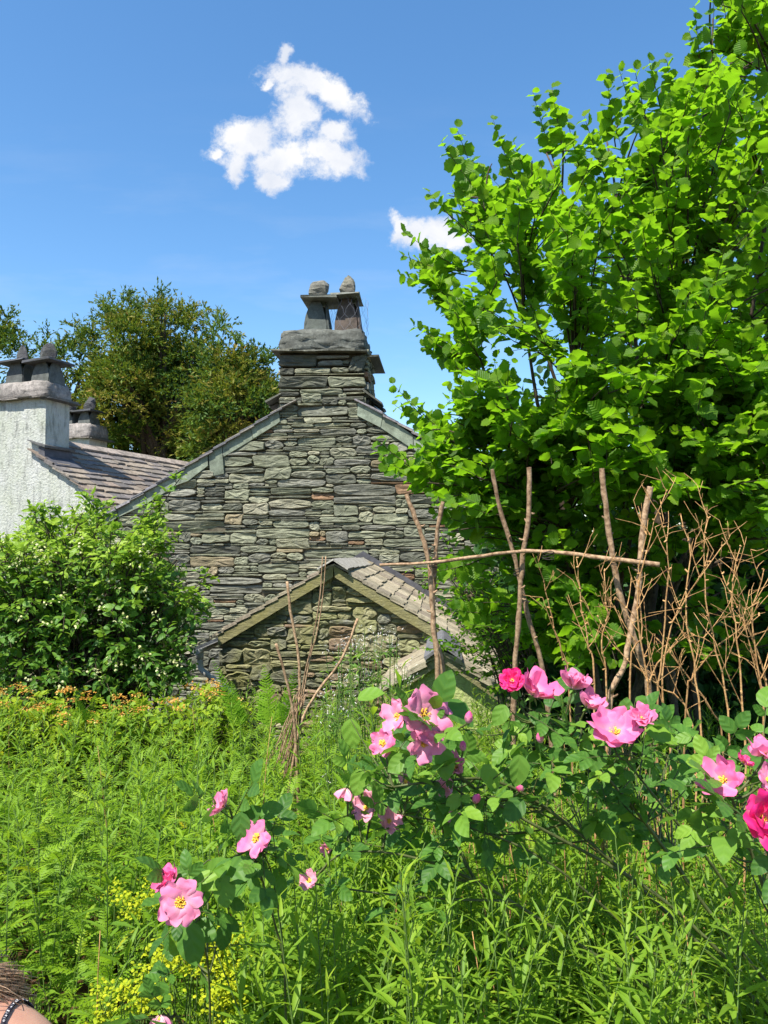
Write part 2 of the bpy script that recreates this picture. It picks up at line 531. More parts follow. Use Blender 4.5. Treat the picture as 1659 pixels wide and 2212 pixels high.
def petal_mat():
    m, t = new_mat('rose petal')
    at = t.n('ShaderNodeAttribute', attribute_name='Col')
    sp = t.n('ShaderNodeSeparateColor', ins={0: at.outputs['Color']})
    edge = t.ramp(sp.outputs[0], [(0, (.80, .34, .44)), (.35, (.80, .20, .40)), (.7, (.82, .09, .30)), (1, (.80, .025, .20))])
    base = t.mix(.35, (.86, .66, .62), edge)
    f = t.n('ShaderNodeMapRange', ins={0: sp.outputs[1], 1: .1, 2: .65, 3: 0.0, 4: 1.0}).outputs[0]
    c = t.mix(f, base, edge)
    tc = t.n('ShaderNodeTexCoord').outputs['Object']
    no = t.n('ShaderNodeTexNoise', ins={'Vector': tc, 'Scale': 90.0, 'Detail': 3.0})
    bm = t.n('ShaderNodeBump', ins={'Strength': .25, 'Distance': .002, 'Height': no.outputs[0]})
    pr = t.n('ShaderNodeBsdfPrincipled', ins={'Base Color': c, 'Roughness': .55, 'Specular IOR Level': .25, 'Normal': bm.outputs[0]})
    tr = t.n('ShaderNodeBsdfTranslucent', ins={0: c})
    mx = t.n('ShaderNodeMixShader', ins={0: .38, 1: pr.outputs[0], 2: tr.outputs[0]})
    t.n('ShaderNodeOutputMaterial', ins={0: mx.outputs[0]})
    return m


M['petal'] = petal_mat()
M['stamen'] = plain_mat('stamens', (.80, .48, .06), .7, .2, .3, 200)
M['sepal'] = plain_mat('sepal', (.10, .20, .03), .6, .3, .2, 60)
M['wall_stone'] = stone_mat('slate rubble', moss_amt=.25, lichen=.35)
M['shed_stone'] = stone_mat('mossy rubble', moss=(.15, .15, .035), moss_amt=.75, lichen=.18, stretch=(5, 5, 7))
M['slab'] = stone_mat('green slate slab', moss_amt=.12, lichen=.12, stretch=(2, 2, 2), bump=.12)
M['slate'] = stone_mat('roof slate', moss=(.10, .09, .05), moss_amt=.25, lichen=.35, stretch=(6, 6, 6), bump=.3)
M['mortar'] = plain_mat('earth mortar', (.10, .088, .062), .95, .1, .6, 12, .8)
M['cement'] = stone_mat('weathered cement', moss=(.05, .05, .04), moss_amt=.7, lichen=.5, stretch=(4, 4, 2), bump=.8)
M['lead'] = plain_mat('lead flashing', (.075, .075, .085), .7, .3, .35, 8, .3)
M['timber'] = stone_mat('mossy timber', moss=(.20, .18, .05), moss_amt=.8, lichen=.2, stretch=(3, 3, 12), bump=.6)
M['white_wall'] = render_mat('limewashed render', (.44, .445, .42), (.30, .33, .22), .7, .6)
M['yellow_wall'] = render_mat('algae green render', (.40, .44, .18), (.26, .32, .10), .8, .35)
M['gutter'] = plain_mat('grey plastic', (.38, .38, .36), .5, .4, .25, 12)


def soil_mat():
    m, t = new_mat('soil')
    tc = t.n('ShaderNodeTexCoord').outputs['Object']
    n_ = t.n('ShaderNodeTexNoise', ins={'Vector': tc, 'Scale': 6.0, 'Detail': 10.0, 'Roughness': .75})
    c = t.ramp(n_.outputs[0], [(.35, (.035, .018, .010)), (.55, (.10, .050, .025)), (.7, (.20, .11, .06))])
    far = t.n('ShaderNodeTexNoise', ins={'Vector': tc, 'Scale': .3, 'Detail': 5.0})
    sepx = t.n('ShaderNodeSeparateXYZ', ins={0: tc})
    g = t.ramp(far.outputs[0], [(.3, (.03, .07, .015)), (.7, (.07, .12, .03))])
    f = t.n('ShaderNodeMapRange', ins={0: sepx.outputs[1], 1: 9.5, 2: 13.0, 3: 0.0, 4: 1.0}).outputs[0]
    c = t.mix(f, c, g)
    bm = t.n('ShaderNodeBump', ins={'Strength': 1.0, 'Distance': .04, 'Height': n_.outputs[0]})
    pr = t.n('ShaderNodeBsdfPrincipled', ins={'Base Color': c, 'Roughness': .95, 'Specular IOR Level': .1, 'Normal': bm.outputs[0]})
    t.n('ShaderNodeOutputMaterial', ins={0: pr.outputs[0]})
    return m


M['soil'] = soil_mat()

# ------------------------------------------------------------------ ground


def gz(x, y):
    y = np.asarray(y, float)
    z = -.10 * np.clip(y - 2.5, 0, 4.5)
    s = np.clip((y - 7.0) / 1.6, 0, 1)
    z = z - .7 * s * s * (3 - 2 * s)
    return z


def make_ground():
    xs = np.concatenate([[-400, -150, -60, -25], np.linspace(-12, 12, 81), [25, 60, 150, 400]])
    ys = np.concatenate([[-200, -60, -20, -5], np.linspace(0, 12, 61), [16, 24, 40, 80, 200, 700]])
    X_, Y_ = np.meshgrid(xs, ys)
    Z_ = gz(X_, Y_)
    near = (np.abs(X_) < 12) & (Y_ > 0) & (Y_ < 12)
    Z_ = Z_ + near * rng.uniform(-.025, .025, Z_.shape)
    V = np.stack([X_, Y_, Z_], -1).reshape(-1, 3)
    nx = len(xs)
    i, j = np.meshgrid(np.arange(len(ys) - 1), np.arange(nx - 1), indexing='ij')
    Fc = np.stack([i * nx + j, i * nx + j + 1, (i + 1) * nx + j + 1, (i + 1) * nx + j], -1).reshape(-1, 4)
    B = Batch()
    B.add(V, Fc)
    tag(B.build('ground', M['soil'], smooth=True), kind='structure')


make_ground()

# ------------------------------------------------------------------ houses


class Frame:
    """local frame of a gabled building: x along the gable, y back along the ridge"""
    def __init__(self, u, D, deg):
        p = P(u, 1175, D)
        self.o = np.array([p[0], p[1], 0.0])
        self.a = math.radians(deg)
        self.ex = np.array([math.cos(self.a), -math.sin(self.a), 0])
        self.ey = np.array([math.sin(self.a), math.cos(self.a), 0])

    def px(self, u, v, yl=0.0):
        """pixel -> local (x, z) on the plane local y = yl"""
        r = ray(u, v)
        c = np.array([0, 0, EYE])
        k = (yl - np.dot(c - self.o, self.ey)) / np.dot(r, self.ey)
        p = c + k * r
        return float(np.dot(p - self.o, self.ex)), float(p[2])

    def root(self, name):
        return empty(name, tuple(self.o), -self.a)


GREYS = np.array([.97, .89, .78]) * np.array([(.165, .19, .150), (.20, .225, .175), (.255, .275, .215), (.125, .14, .12), (.09, .10, .09), (.30, .31, .25),
                  (.185, .20, .185), (.24, .215, .15), (.20, .13, .085), (.23, .25, .21)])
GREY_P = np.array([.19, .18, .12, .13, .09, .05, .14, .04, .02, .03])
GREY_P = GREY_P / GREY_P.sum()
MOSSY = .95 * np.array([(.20, .20, .10), (.25, .235, .13), (.16, .165, .09), (.29, .27, .16), (.12, .12, .08), (.20, .14, .09), (.15, .15, .12)])
MOSSY_P = np.ones(7) / 7


def add_stone(B, x0, x1, z0, z1, plane, prot, col, lim=None, rough=.12, lens=0.0, y0=.03):
    """one stone: rough rounded outline, bevelled and slightly tilted front"""
    z1 = max(z1, z0 + .012)
    wdt, hgt = x1 - x0, z1 - z0
    cx, cz = (x0 + x1) / 2, (z0 + z1) / 2
    q4 = rng.uniform(-.16, .16, 4)
    ch = min(.30 * hgt, .022) * rng.uniform(.5, 1.6)
    kx, kz = min(.45, ch / wdt * 2 * rng.uniform(.8, 2.2)), min(.6, ch / hgt * 2)
    hp = np.linspace(-1 + kx, 1 - kx, 5 if wdt > .15 else 3)
    vp = np.array([-1 + kz, rng.uniform(-.3, .3), 1 - kz])
    X_ = np.concatenate([hp, np.ones(3), hp[::-1], -np.ones(3)])
    Z_ = np.concatenate([-np.ones(len(hp)), vp, np.ones(len(hp)), vp[::-1]])
    n = len(X_)
    if lens:
        Z_ = Z_ * (1 - lens * np.abs(X_) ** 2 * rng.uniform(.5, 1))
    Z_ = Z_ * (1 + rng.uniform(-rough, rough, n) * 1.3)
    X_ = X_ * (1 + rng.uniform(-rough, rough, n) * min(.5, .6 * hgt / wdt + .05))
    sk = rng.uniform(-.35, .35)
    Z_ = Z_ * (1 - np.abs(q4[0]) + q4[0] * X_) + q4[1] * .3 * X_ * (1 - np.abs(Z_))
    xo = cx + X_ * wdt / 2 + Z_ * sk * hgt * .5
    zo = cz + Z_ * hgt / 2
    if lim is not None:
        l, r = lim(zo)
        xo = np.clip(xo, l, r)
        if xo.max() - xo.min() < .02:
            return
    bev = min(.009, hgt * .16, wdt * .15) * rng.uniform(.6, 1.4)
    fx, fz = max(0.3, 1 - 2 * bev / wdt), max(.3, 1 - 2 * bev / hgt)
    cx2 = xo.mean()
    xi = cx2 + (xo - cx2) * fx
    zi = cz + (zo - cz) * fz
    tx, tz = rng.normal(0, .05), rng.normal(-.03, .16)
    yi = -prot + tx * (xi - cx2) + tz * (zi - cz) + rng.uniform(-.004, .004, n)
    rg = min(.012, hgt * .10)
    xm = cx2 + (xi - cx2) * rng.uniform(.45, .75, n)
    zm = cz + (zi - cz) * rng.uniform(.35, .70, n)
    ym = -prot + tx * (xm - cx2) + tz * (zm - cz) + rng.uniform(-rg, rg, n)
    V = np.concatenate([np.stack([xo, np.full(n, y0), zo], 1), np.stack([xo, yi * .80, zo], 1), np.stack([xi, yi, zi], 1), np.stack([xm, ym, zm], 1),
                        [[cx2 + rng.uniform(-.1, .1) * wdt, -prot + rng.uniform(-rg, rg), cz + rng.uniform(-.2, .2) * hgt]]])
    Fc = []
    for i in range(n):
        j = (i + 1) % n
        Fc += [(i, j, n + j, n + i), (n + i, n + j, 2 * n + j, 2 * n + i)]
    Ft = [(2 * n + i, 2 * n + (i + 1) % n, 3 * n + (i + 1) % n) for i in range(n)] + [(2 * n + i, 3 * n + (i + 1) % n, 3 * n + i) for i in range(n)] + \
         [(3 * n + i, 3 * n + (i + 1) % n, 4 * n) for i in range(n)]
    # plane: function local (x, y, z) -> building local
    V = plane(V)
    B.add(V, Fc + Ft, np.array(col) * rng.uniform(.85, 1.15))


def rubble(B, x0, x1, z0, z1, lim, plane, style='slate', prot=(.015, .05), cell=.03, seedcols=(GREYS, GREY_P)):
    nc = int((x1 - x0) / cell)
    h = np.full(nc, z0) + np.repeat(rng.uniform(0, .05, nc // 6 + 1), 6)[:nc]
    cols, pr = seedcols
    guard = 0
    while guard < 12000:
        guard += 1
        i = int(np.argmin(h))
        zb = h[i]
        if zb >= z1:
            break
        a = i
        while a > 0 and abs(h[a - 1] - zb) < .014:
            a -= 1
        b = i + 1
        while b < nc and abs(h[b] - zb) < .014:
            b += 1
        run = (b - a) * cell
        if style == 'slate':
            big = 0.22 + .0
            r = rng.random()
            if r < .47:
                H, Wd = rng.uniform(.018, .045), rng.uniform(.12, .65)
            elif r < .72:
                H, Wd = rng.uniform(.045, .095), rng.uniform(.12, .60)
            else:
                H, Wd = rng.uniform(.10, .18), rng.uniform(.20, .80)
        else:
            r = rng.random()
            if r < .40:
                H, Wd = rng.uniform(.025, .055), rng.uniform(.12, .38)
            elif r < .75:
                H, Wd = rng.uniform(.06, .11), rng.uniform(.14, .40)
            else:
                H, Wd = rng.uniform(.11, .19), rng.uniform(.18, .38)
        if run < Wd * 1.35:
            aa, bb = a, b
        else:
            k = max(2, int(Wd / cell))
            if rng.random() < .5:
                aa, bb = a, a + k
            else:
                aa, bb = b - k, b
        wd = (bb - aa) * cell
        nl = h[aa - 1] - zb if aa > 0 else 9
        nr = h[bb] - zb if bb < nc else 9
        if wd < .10:
            H = min(max(.03, min(x for x in (nl, nr) if x > .01) if max(nl, nr) > .01 else .03), .12)
        for q in (nl, nr):
            if .015 < q < .2 and abs(q - H) < .025:
                H = q
        H = min(H, wd * 1.0 + .01)
        h[aa:bb] = zb + H
        xa, xb = x0 + aa * cell, x0 + bb * cell
        l, r_ = lim(np.array([zb + H / 2]))
        l, r_ = float(l[0]), float(r_[0])
        if xb < l + .02 or xa > r_ - .02:
            continue
        g = rng.uniform(.001, .004)
        add_stone(B, xa + g, xb - g, zb + g * .7, zb + H - g * .7, plane, rng.uniform(*prot) + .015, cols[rng.choice(len(cols), p=pr)],
                  lim, rough=.10 if style == 'slate' else .13, lens=rng.choice([0, 0, .35, .6]))


def prism(B, pts, y0, y1, col=(.5, .5, .5), plane=None):
    """polygon in (x, z), extruded from y0 to y1 (y0 is the front)"""
    p = np.array(pts, float)
    n = len(p)
    V = np.concatenate([np.stack([p[:, 0], np.full(n, y0), p[:, 1]], 1), np.stack([p[:, 0], np.full(n, y1), p[:, 1]], 1)])
    Fc = [tuple(range(n)), tuple(range(2 * n - 1, n - 1, -1))] + [(i, n + i, n + (i + 1) % n, (i + 1) % n) for i in range(n)]
    if plane:
        V = plane(V)
    B.add(V, Fc, col)


def rounded_block(B, x0, x1, y0, y1, z0, z1, col, r=.05, jit=.012, seg=9, topslope=0.0, dome=0.0):
    """weathered block with soft edges built from a gridded box"""
    g = np.linspace(-1, 1, seg)
    V, Fc, off = [], [], 0
    c = np.array([(x0 + x1) / 2, (y0 + y1) / 2, (z0 + z1) / 2])
    s = np.array([(x1 - x0) / 2, (y1 - y0) / 2, (z1 - z0) / 2])
    key = {}
    for ax in range(3):
        for sg in (-1, 1):
            A, B_ = np.meshgrid(g, g, indexing='ij')
            pts = np.zeros((seg, seg, 3))
            pts[..., ax] = sg
            pts[..., (ax + 1) % 3] = A
            pts[..., (ax + 2) % 3] = B_
            idx = np.zeros((seg, seg), int)
            for i in range(seg):
                for j in range(seg):
                    k = tuple(np.round(pts[i, j], 4))
                    if k not in key:
                        key[k] = len(V)
                        V.append(pts[i, j].copy())
                    idx[i, j] = key[k]
            for i in range(seg - 1):
                for j in range(seg - 1):
                    q = (idx[i, j], idx[i + 1, j], idx[i + 1, j + 1], idx[i, j + 1])
                    Fc.append(q if sg > 0 else q[::-1])
    V = np.array(V)
    W_ = V * s
    lim = s - r
    inner = np.clip(W_, -lim, lim)
    dlt = W_ - inner
    ln = np.linalg.norm(dlt, axis=1, keepdims=True)
    W_ = np.where(ln > 1e-6, inner + dlt / np.maximum(ln, 1e-6) * r, W_)
    top = V[:, 2] > .3
    if topslope:
        sh = 1 - topslope * np.clip(V[:, 2], 0, 1)
        W_[:, 0] *= sh
        W_[:, 1] *= sh
    if dome:
        W_[:, 2] += np.where(V[:, 2] > .9, dome * (1 - V[:, 0] ** 2) * (1 - V[:, 1] ** 2), 0)
    W_ += rng.normal(0, jit, W_.shape)
    B.add(W_ + c, Fc, col)


def slate_slope(B, o, along, down, length, slope, course=.2, wid=.24, thick=.018, overhang=0.0, cols=None, jit=1.0, skip=None):
    """courses of slates. o: top corner of the slope (at the ridge), along: ridge direction, down: downhill direction"""
    along, down = norm(along), norm(down)
    n = norm(np.cross(along, down))
    if n[2] < 0:
        n = -n
    k = int(math.ceil(slope / course))
    cols = cols if cols is not None else np.array([(.17, .17, .18), (.20, .195, .19), (.14, .14, .15), (.24, .22, .19), (.12, .12, .13), (.22, .20, .21)])
    for i in range(k):
        s0 = i * course - course * .9
        s1 = (i + 1) * course
        x = -wid * rng.random()
        while x < length:
            ww = wid * rng.uniform(.6, 1.4)
            xa, xb = max(0, x) + .003, min(length, x + ww) - .003
            x += ww
            if xb - xa < .03:
                continue
            if skip is not None:
                q_ = o + along * xa + down * max(0, s1 - .03)
                if skip(q_[0], q_[1]):
                    continue
            e = rng.uniform(-.02, .02) * jit
            sa, sb = max(0, s0), s1 + e
            if i == 0:
                sa = 0
            th = thick * rng.uniform(.7, 1.5)
            lift_lo = thick * .9 + th + rng.uniform(0, .006) * jit
            lift_hi = .004
            c4 = []
            m = 5
            xs = np.linspace(xa, xb, m)
            edge = sb + rng.uniform(-.007, .007, m) * jit
            for xx, ed in zip(xs, edge):
                c4.append(o + along * xx + down * sa + n * lift_hi)
            for xx, ed in zip(xs, edge):
                c4.append(o + along * xx + down * ed + n * lift_lo)
            top = np.array(c4)
            bot = top - n * th
            V = np.concatenate([top, bot])
            M2 = 2 * m
            Fc = []
            for q in range(m - 1):
                Fc.append((q, q + 1, m + q + 1, m + q))
                Fc.append((M2 + q, M2 + m + q, M2 + m + q + 1, M2 + q + 1))
                Fc.append((m + q, m + q + 1, M2 + m + q + 1, M2 + m + q))
                Fc.append((q, M2 + q, M2 + q + 1, q + 1))
            Fc.append((0, m, M2 + m, M2))
            Fc.append((m - 1, M2 + m - 1, M2 + 2 * m - 1, 2 * m - 1))
            B.add(V, Fc, cols[rng.integers(len(cols))] * rng.uniform(.8, 1.2))


ident = lambda V: V


def boulder(B, pts_fn_c, size, col, seed, spiky=0.0):
    r = np.random.default_rng(seed)
    n, m = 10, 14
    V = []
    for i in range(n + 1):
        th = math.pi * i / n
        for j in range(m):
            ph = 2 * math.pi * j / m
            V.append((math.sin(th) * math.cos(ph), math.sin(th) * math.sin(ph), math.cos(th)))
    V = np.array(V)
    # facet by clamping against random planes
    for _ in range(14):
        pn = norm(r.normal(size=3))
        dd = r.uniform(.55, .85)
        k = V @ pn
        V = V - np.where(k > dd, k - dd, 0)[:, None] * pn
    if spiky:
        f = 1 - spiky * np.clip(V[:, 2] * .5 + .5, 0, 1)
        V[:, 0] *= f
        V[:, 1] *= f
    V += r.normal(0, .02, V.shape)
    V = (V - (V.max(0) + V.min(0)) / 2) / (V.max(0) - V.min(0)) * 2
    V = V * np.array(size) / 2 + pts_fn_c
    Fc = [(i * m + j, (i + 1) * m + j, (i + 1) * m + (j + 1) % m, i * m + (j + 1) % m) for i in range(n) for j in range(m)]
    B.add(V, Fc, col)


def upright_slate(B, base_c, width, top_w, h, face, thick, col, lean=0.0):
    """a slate stood on edge; face = outward horizontal normal (2D); leans inward by lean"""
    f = np.array([face[0], face[1], 0.0])
    f /= np.linalg.norm(f)
    s = np.array([-f[1], f[0], 0])
    prof = [(0, width), (.35, width * .98), (.6, width * .85), (.85, (width * .35 + top_w * .65)), (1, top_w)]
    V = []
    for t, ww in prof:
        for sy in (0, 1):
            for sx in (-1, 1):
                V.append(np.array(base_c) + s * sx * ww / 2 * rng.uniform(.96, 1.04) + np.array([0, 0, h * t]) - f * (lean * t + sy * thick))
    Fc = []
    for i in range(len(prof) - 1):
        a, b = 4 * i, 4 * i + 4
        Fc += [(a, a + 1, b + 1, b), (a + 3, a + 2, b + 2, b + 3), (a + 1, a + 3, b + 3, b + 1), (a + 2, a, b, b + 2)]
    e = 4 * (len(prof) - 1)
    Fc += [(e, e + 1, e + 3, e + 2), (0, 2, 3, 1)]
    B.add(V, Fc, col)


# ---------- the stone cottage
fm = Frame(700, 11.2, 4.5)
cot = fm.root('stone_cottage')
tag(cot, 'dark slate rubble cottage gable with a tall stone chimney, behind the small shed', 'cottage')
lx0, lz0 = fm.px(603, 884)
lx1, lz1 = fm.px(222, 1117)
pitch = (lz0 - lz1) / (lx0 - lx1)
AX = .03                                    # local x of the ridge
apex_z = lz0 + pitch * (AX - lx0)
BASE = -1.6
chx0, _ = fm.px(606, 800)
chx1, _ = fm.px(791, 800)
chz_top = fm.px(700, 760)[1]
chz_bot = fm.px(700, 862)[1]
half = (apex_z - fm.px(222, 1145)[1]) / pitch
CD = 1.0                                    # chimney depth


def cot_lim(z):
    z = np.asarray(z, float)
    r = (apex_z - .10 - z) / pitch
    l = np.where(z > lz0 - .12, chx0, AX - r)
    rr = np.where(z > lz0 - .12, chx1, AX + r)
    return np.maximum(l, AX - half + .1), np.minimum(rr, AX + half - .1)


Bk = Batch()
eave_z = apex_z - pitch * half
prism(Bk, [(AX - half + .12, BASE), (AX + half - .12, BASE), (AX + half - .12, eave_z + .02), (AX, apex_z - .08), (AX - half + .12, eave_z + .02)], .0, 8.0)
wall = Bk.build('wall', M['mortar'], cot, world=False)
Bs = Batch()
rubble(Bs, AX - half, AX + half, BASE + .6, chz_bot, cot_lim, ident, 'slate')
st = Bs.build('stonework', M['wall_stone'], wall, world=False)
# roof
Br = Batch()
sl = half * math.sqrt(1 + pitch ** 2) + .12
for sgn in (-1, 1):
    dn = np.array([sgn, 0, -pitch])
    slate_slope(Br, np.array([AX, -.13, apex_z - .045]), (0, 1, 0), dn, 8.1, sl, .24, .33, .016, jit=1.4, skip=lambda x, y: chx0 - .02 < x < chx1 + .02 and y < CD)
roof = Br.build('roof', M['slate'], cot, world=False)
# slate slabs set under the verge
def verge_slab(poly, name='verge_slab', y=-.085):
    B = Batch()
    pts = [fm.px(u, v) for u, v in poly]
    prism(B, pts, y + rng.uniform(-.008, .008), .0, np.array((.185, .215, .16)) * rng.uniform(.85, 1.15))
    return B.build(name, M['slab'], cot, world=False)


for poly in [[(220, 1143), (222, 1118), (256, 1099), (260, 1117)], [(257, 1098), (303, 1070), (308, 1095), (261, 1117)],
             [(304, 1074), (316, 1066), (322, 1088), (309, 1094)], [(317, 1065), (381, 1026), (384, 1050), (323, 1087)],
             [(382, 1025), (452, 982), (453, 1007), (410, 1040), (385, 1049)], [(454, 978), (482, 961), (487, 1024), (458, 1030)],
             [(483, 959), (543, 923), (549, 950), (486, 988)], [(544, 922), (604, 890), (607, 912), (600, 918), (550, 949)],
             [(775, 868), (828, 898), (823, 925), (773, 900)], [(829, 899), (892, 941), (893, 972), (824, 926)],
             [(893, 943), (960, 986), (962, 1018), (895, 973)], [(961, 987), (1040, 1038), (1042, 1070), (963, 1019)]]:
    verge_slab(poly)

# chimney
ch = Batch()
ch.box(((chx0 + chx1) / 2, CD / 2 + .02, (chz_bot + chz_top) / 2 - .25), (chx1 - chx0 - .05, CD - .05, chz_top - chz_bot + .5))
chim = ch.build('chimney', M['mortar'], cot, world=False)
cz = lambda x, y, yl=0.0: fm.px(580.7 + x * .16667, 564.1 + y * .16667, yl)
B = Batch()
GR = lambda: GREYS[rng.choice([0, 1, 3, 4, 6])] * .85
for (a, b, c, d) in [(145, 1215, 625, 1382), (640, 1285, 965, 1378), (625, 1222, 1050, 1280), (960, 1290, 1045, 1345), (640, 1345, 1045, 1378), (1055, 1215, 1250, 1455),
                     (148, 1392, 335, 1488), (340, 1388, 805, 1470), (815, 1382, 1045, 1455), (340, 1472, 1245, 1490), (140, 1495, 765, 1650),
                     (775, 1495, 1255, 1645), (135, 1655, 400, 1700), (135, 1700, 400, 1760), (405, 1655, 965, 1752), (968, 1650, 1250, 1695), (968, 1698, 1250, 1735), (140, 1765, 360, 1822),
                     (365, 1765, 680, 1822), (685, 1757, 1240, 1822)]:
    xa, za = cz(a, d)
    xb, zb = cz(c, b)
    add_stone(B, xa + .004, xb - .004, za + .004, zb - .004, ident, rng.uniform(.03, .06), GR() if rng.random() < .8 else GREYS[2], None, .05, 0)
side = lambda V: np.stack([chx1 - V[:, 1] * 1.0, V[:, 0], V[:, 2]], 1)
side2 = lambda V: np.stack([chx0 + V[:, 1] * 1.0, V[:, 0], V[:, 2]], 1)
wide = lambda z: (np.full(np.shape(z), 0.0), np.full(np.shape(z), CD))
for s_ in (side, side2):
    rubble(B, 0.02, CD, chz_bot - .35, chz_top + .02, wide, s_, 'shed', (.01, .03), .05, (GREYS * .85, GREY_P))
B.build('stonework', M['wall_stone'], chim, world=False)
# slate drip course under the cap, cap, drip slates at the foot
B = Batch()
for k, (a, b) in enumerate([(60, 330), (300, 620), (480, 860), (800, 1130), (1050, 1290)]):
    xa, za = cz(a, 1188)
    xb, _ = cz(b, 1188)
    B.box(((xa + xb) / 2, CD / 2 - .05, za + rng.uniform(-.006, .012)), (xb - xa, CD + .24, .022), None, GREYS[4] * rng.uniform(.7, 1.3), .012)
B.box((chx1 + .03, CD / 2 + .12, cz(1250, 1195)[1] - .025), (.30, CD + .16, .025), None, GREYS[4], .012)
for k in range(4):
    B.box((chx1 + .10, .10 + k * .26, chz_bot + .02 - .05 * (k % 2)), (.34, .30, .022), [[.82, 0, .57], [0, 1, 0], [-.57, 0, .82]], GREYS[4] * .8, .01)
    B.box((chx0 - .10, .10 + k * .26, chz_bot + .02 - .04 * (k % 2)), (.26, .30, .022), [[.9, 0, -.43], [0, 1, 0], [.43, 0, .9]], GREYS[4] * 1.1, .01)
B.build('drip_slate', M['slate'], chim, world=False)
B = Batch()
x0_, zt = cz(135, 885)
x1_, zb_ = cz(1245, 1165)
rounded_block(B, x0_, x1_, -.03, CD + .05, zb_, zt, (.10, .105, .09), .07, .013, 12, .035, .05)
B.build('chimney_cap', M['cement'], chim, True, world=False)
# slate pots
ptz = cz(600, 870)[1]
def slate_pot(x_l, x_r, top_y, cap_poly, capz, slopez, stone, spiky, sz, c1):
    xa, _ = cz(x_l, 850)
    xb, _ = cz(x_r, 850)
    xc, wd = (xa + xb) / 2, xb - xa
    h = cz(600, top_y)[1] - ptz + .03
    B = Batch()
    yy = .28
    dp = wd * 1.05
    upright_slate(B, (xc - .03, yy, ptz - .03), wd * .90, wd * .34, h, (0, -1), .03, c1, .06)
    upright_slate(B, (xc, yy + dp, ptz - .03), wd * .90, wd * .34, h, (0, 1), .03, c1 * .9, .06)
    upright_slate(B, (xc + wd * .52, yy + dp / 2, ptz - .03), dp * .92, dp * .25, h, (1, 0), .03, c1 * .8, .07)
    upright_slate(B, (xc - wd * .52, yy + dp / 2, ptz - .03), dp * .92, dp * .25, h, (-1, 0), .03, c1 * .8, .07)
    pot = B.build('chimney_pot', M['slab'], chim, world=False)
    B = Batch()
    xl, _ = cz(cap_poly[0], 430)
    xr, _ = cz(cap_poly[1], 430)
    z_ = ptz + h - .025
    t = slopez
    rot = [[math.cos(t), 0, -math.sin(t)], [0, 1, 0], [math.sin(t), 0, math.cos(t)]]
    B.box(((xl + xr) / 2, yy + dp / 2, z_ + .02), (xr - xl, dp + .26, .022), rot, (.15, .155, .13), .012)
    B.build('cover_slate', M['slab'], chim, world=False)
    B = Batch()
    (sa, sb, st_, sb_) = stone
    p0x, p0z = cz(sa, sb_)
    p1x, p1z = cz(sb, st_)
    boulder(B, np.array([(p0x + p1x) / 2, yy + .08, z_ + .02 + (p1z - p0z) / 2 * 1.15]), ((p1x - p0x) * 1.05, .30, (p1z - p0z) * 1.25), sz, 5 if spiky else 9, spiky)
    B.build('weight_stone', M['wall_stone'], chim, world=False)
    return xc, wd, h, yy, dp


slate_pot(412, 750, 430, (385, 860), 430, -.02, (470, 735, 180, 412), .35, (.15, .145, .12), np.array((.07, .08, .07)))
xc, wd, h_, yy, dp = slate_pot(822, 1165, 400, (778, 1150), 400, .03, (880, 1088, 130, 380), .86, (.14, .13, .11), np.array((.075, .055, .045)))
# wire netting round the right-hand pot
B = Batch()
rw = wd * .72
paths = []
for k in range(11):
    a0 = k / 11 * 2 * math.pi
    for sg in (-1, 1):
        tt = np.linspace(0, 1, 14)
        aa = a0 + sg * (tt * 1.1 + .05 * np.sin(tt * 60))
        paths.append(np.stack([xc + rw * np.cos(aa) * (1 + .04 * np.sin(tt * 20 + k)), yy + dp / 2 + rw * np.sin(aa), ptz + tt * (h_ - .02)], 1))
tubes(B, np.array(paths), .0016, 3)
B.build('wire_netting', plain_mat('galvanised wire', (.16, .17, .20), .5, .5), chim, world=False)

# ---------- the small stone shed
fs = Frame(724, 8.2, 4.5)
shed = fs.root('stone_shed')
tag(shed, 'small mossy stone shed with a slated gable roof in front of the cottage', 'shed')
sx, sz_ = fs.px(724, 1218)
ex, ez = fs.px(437, 1392)
spit = (sz_ - ez) / (sx - ex)
SHW = sx - ex
SH_R = 2.55
DEP = 2.95
Bk = Batch()
prism(Bk, [(-SHW + .22, BASE), (SH_R - .2, BASE), (SH_R - .2, sz_ - spit * (SH_R - .2) - .05), (sx, sz_ - .08), (-SHW + .22, sz_ - spit * (SHW - .22) - .05)], .0, DEP)
swall = Bk.build('wall', plain_mat('lime mortar', (.17, .16, .085), .95, .1, .5, 14, .8), shed, world=False)


def shed_lim(z):
    z = np.asarray(z, float)
    r = (sz_ - .10 - z) / spit
    return np.maximum(sx - r, -SHW + .2), np.minimum(sx + r, SH_R - .2)


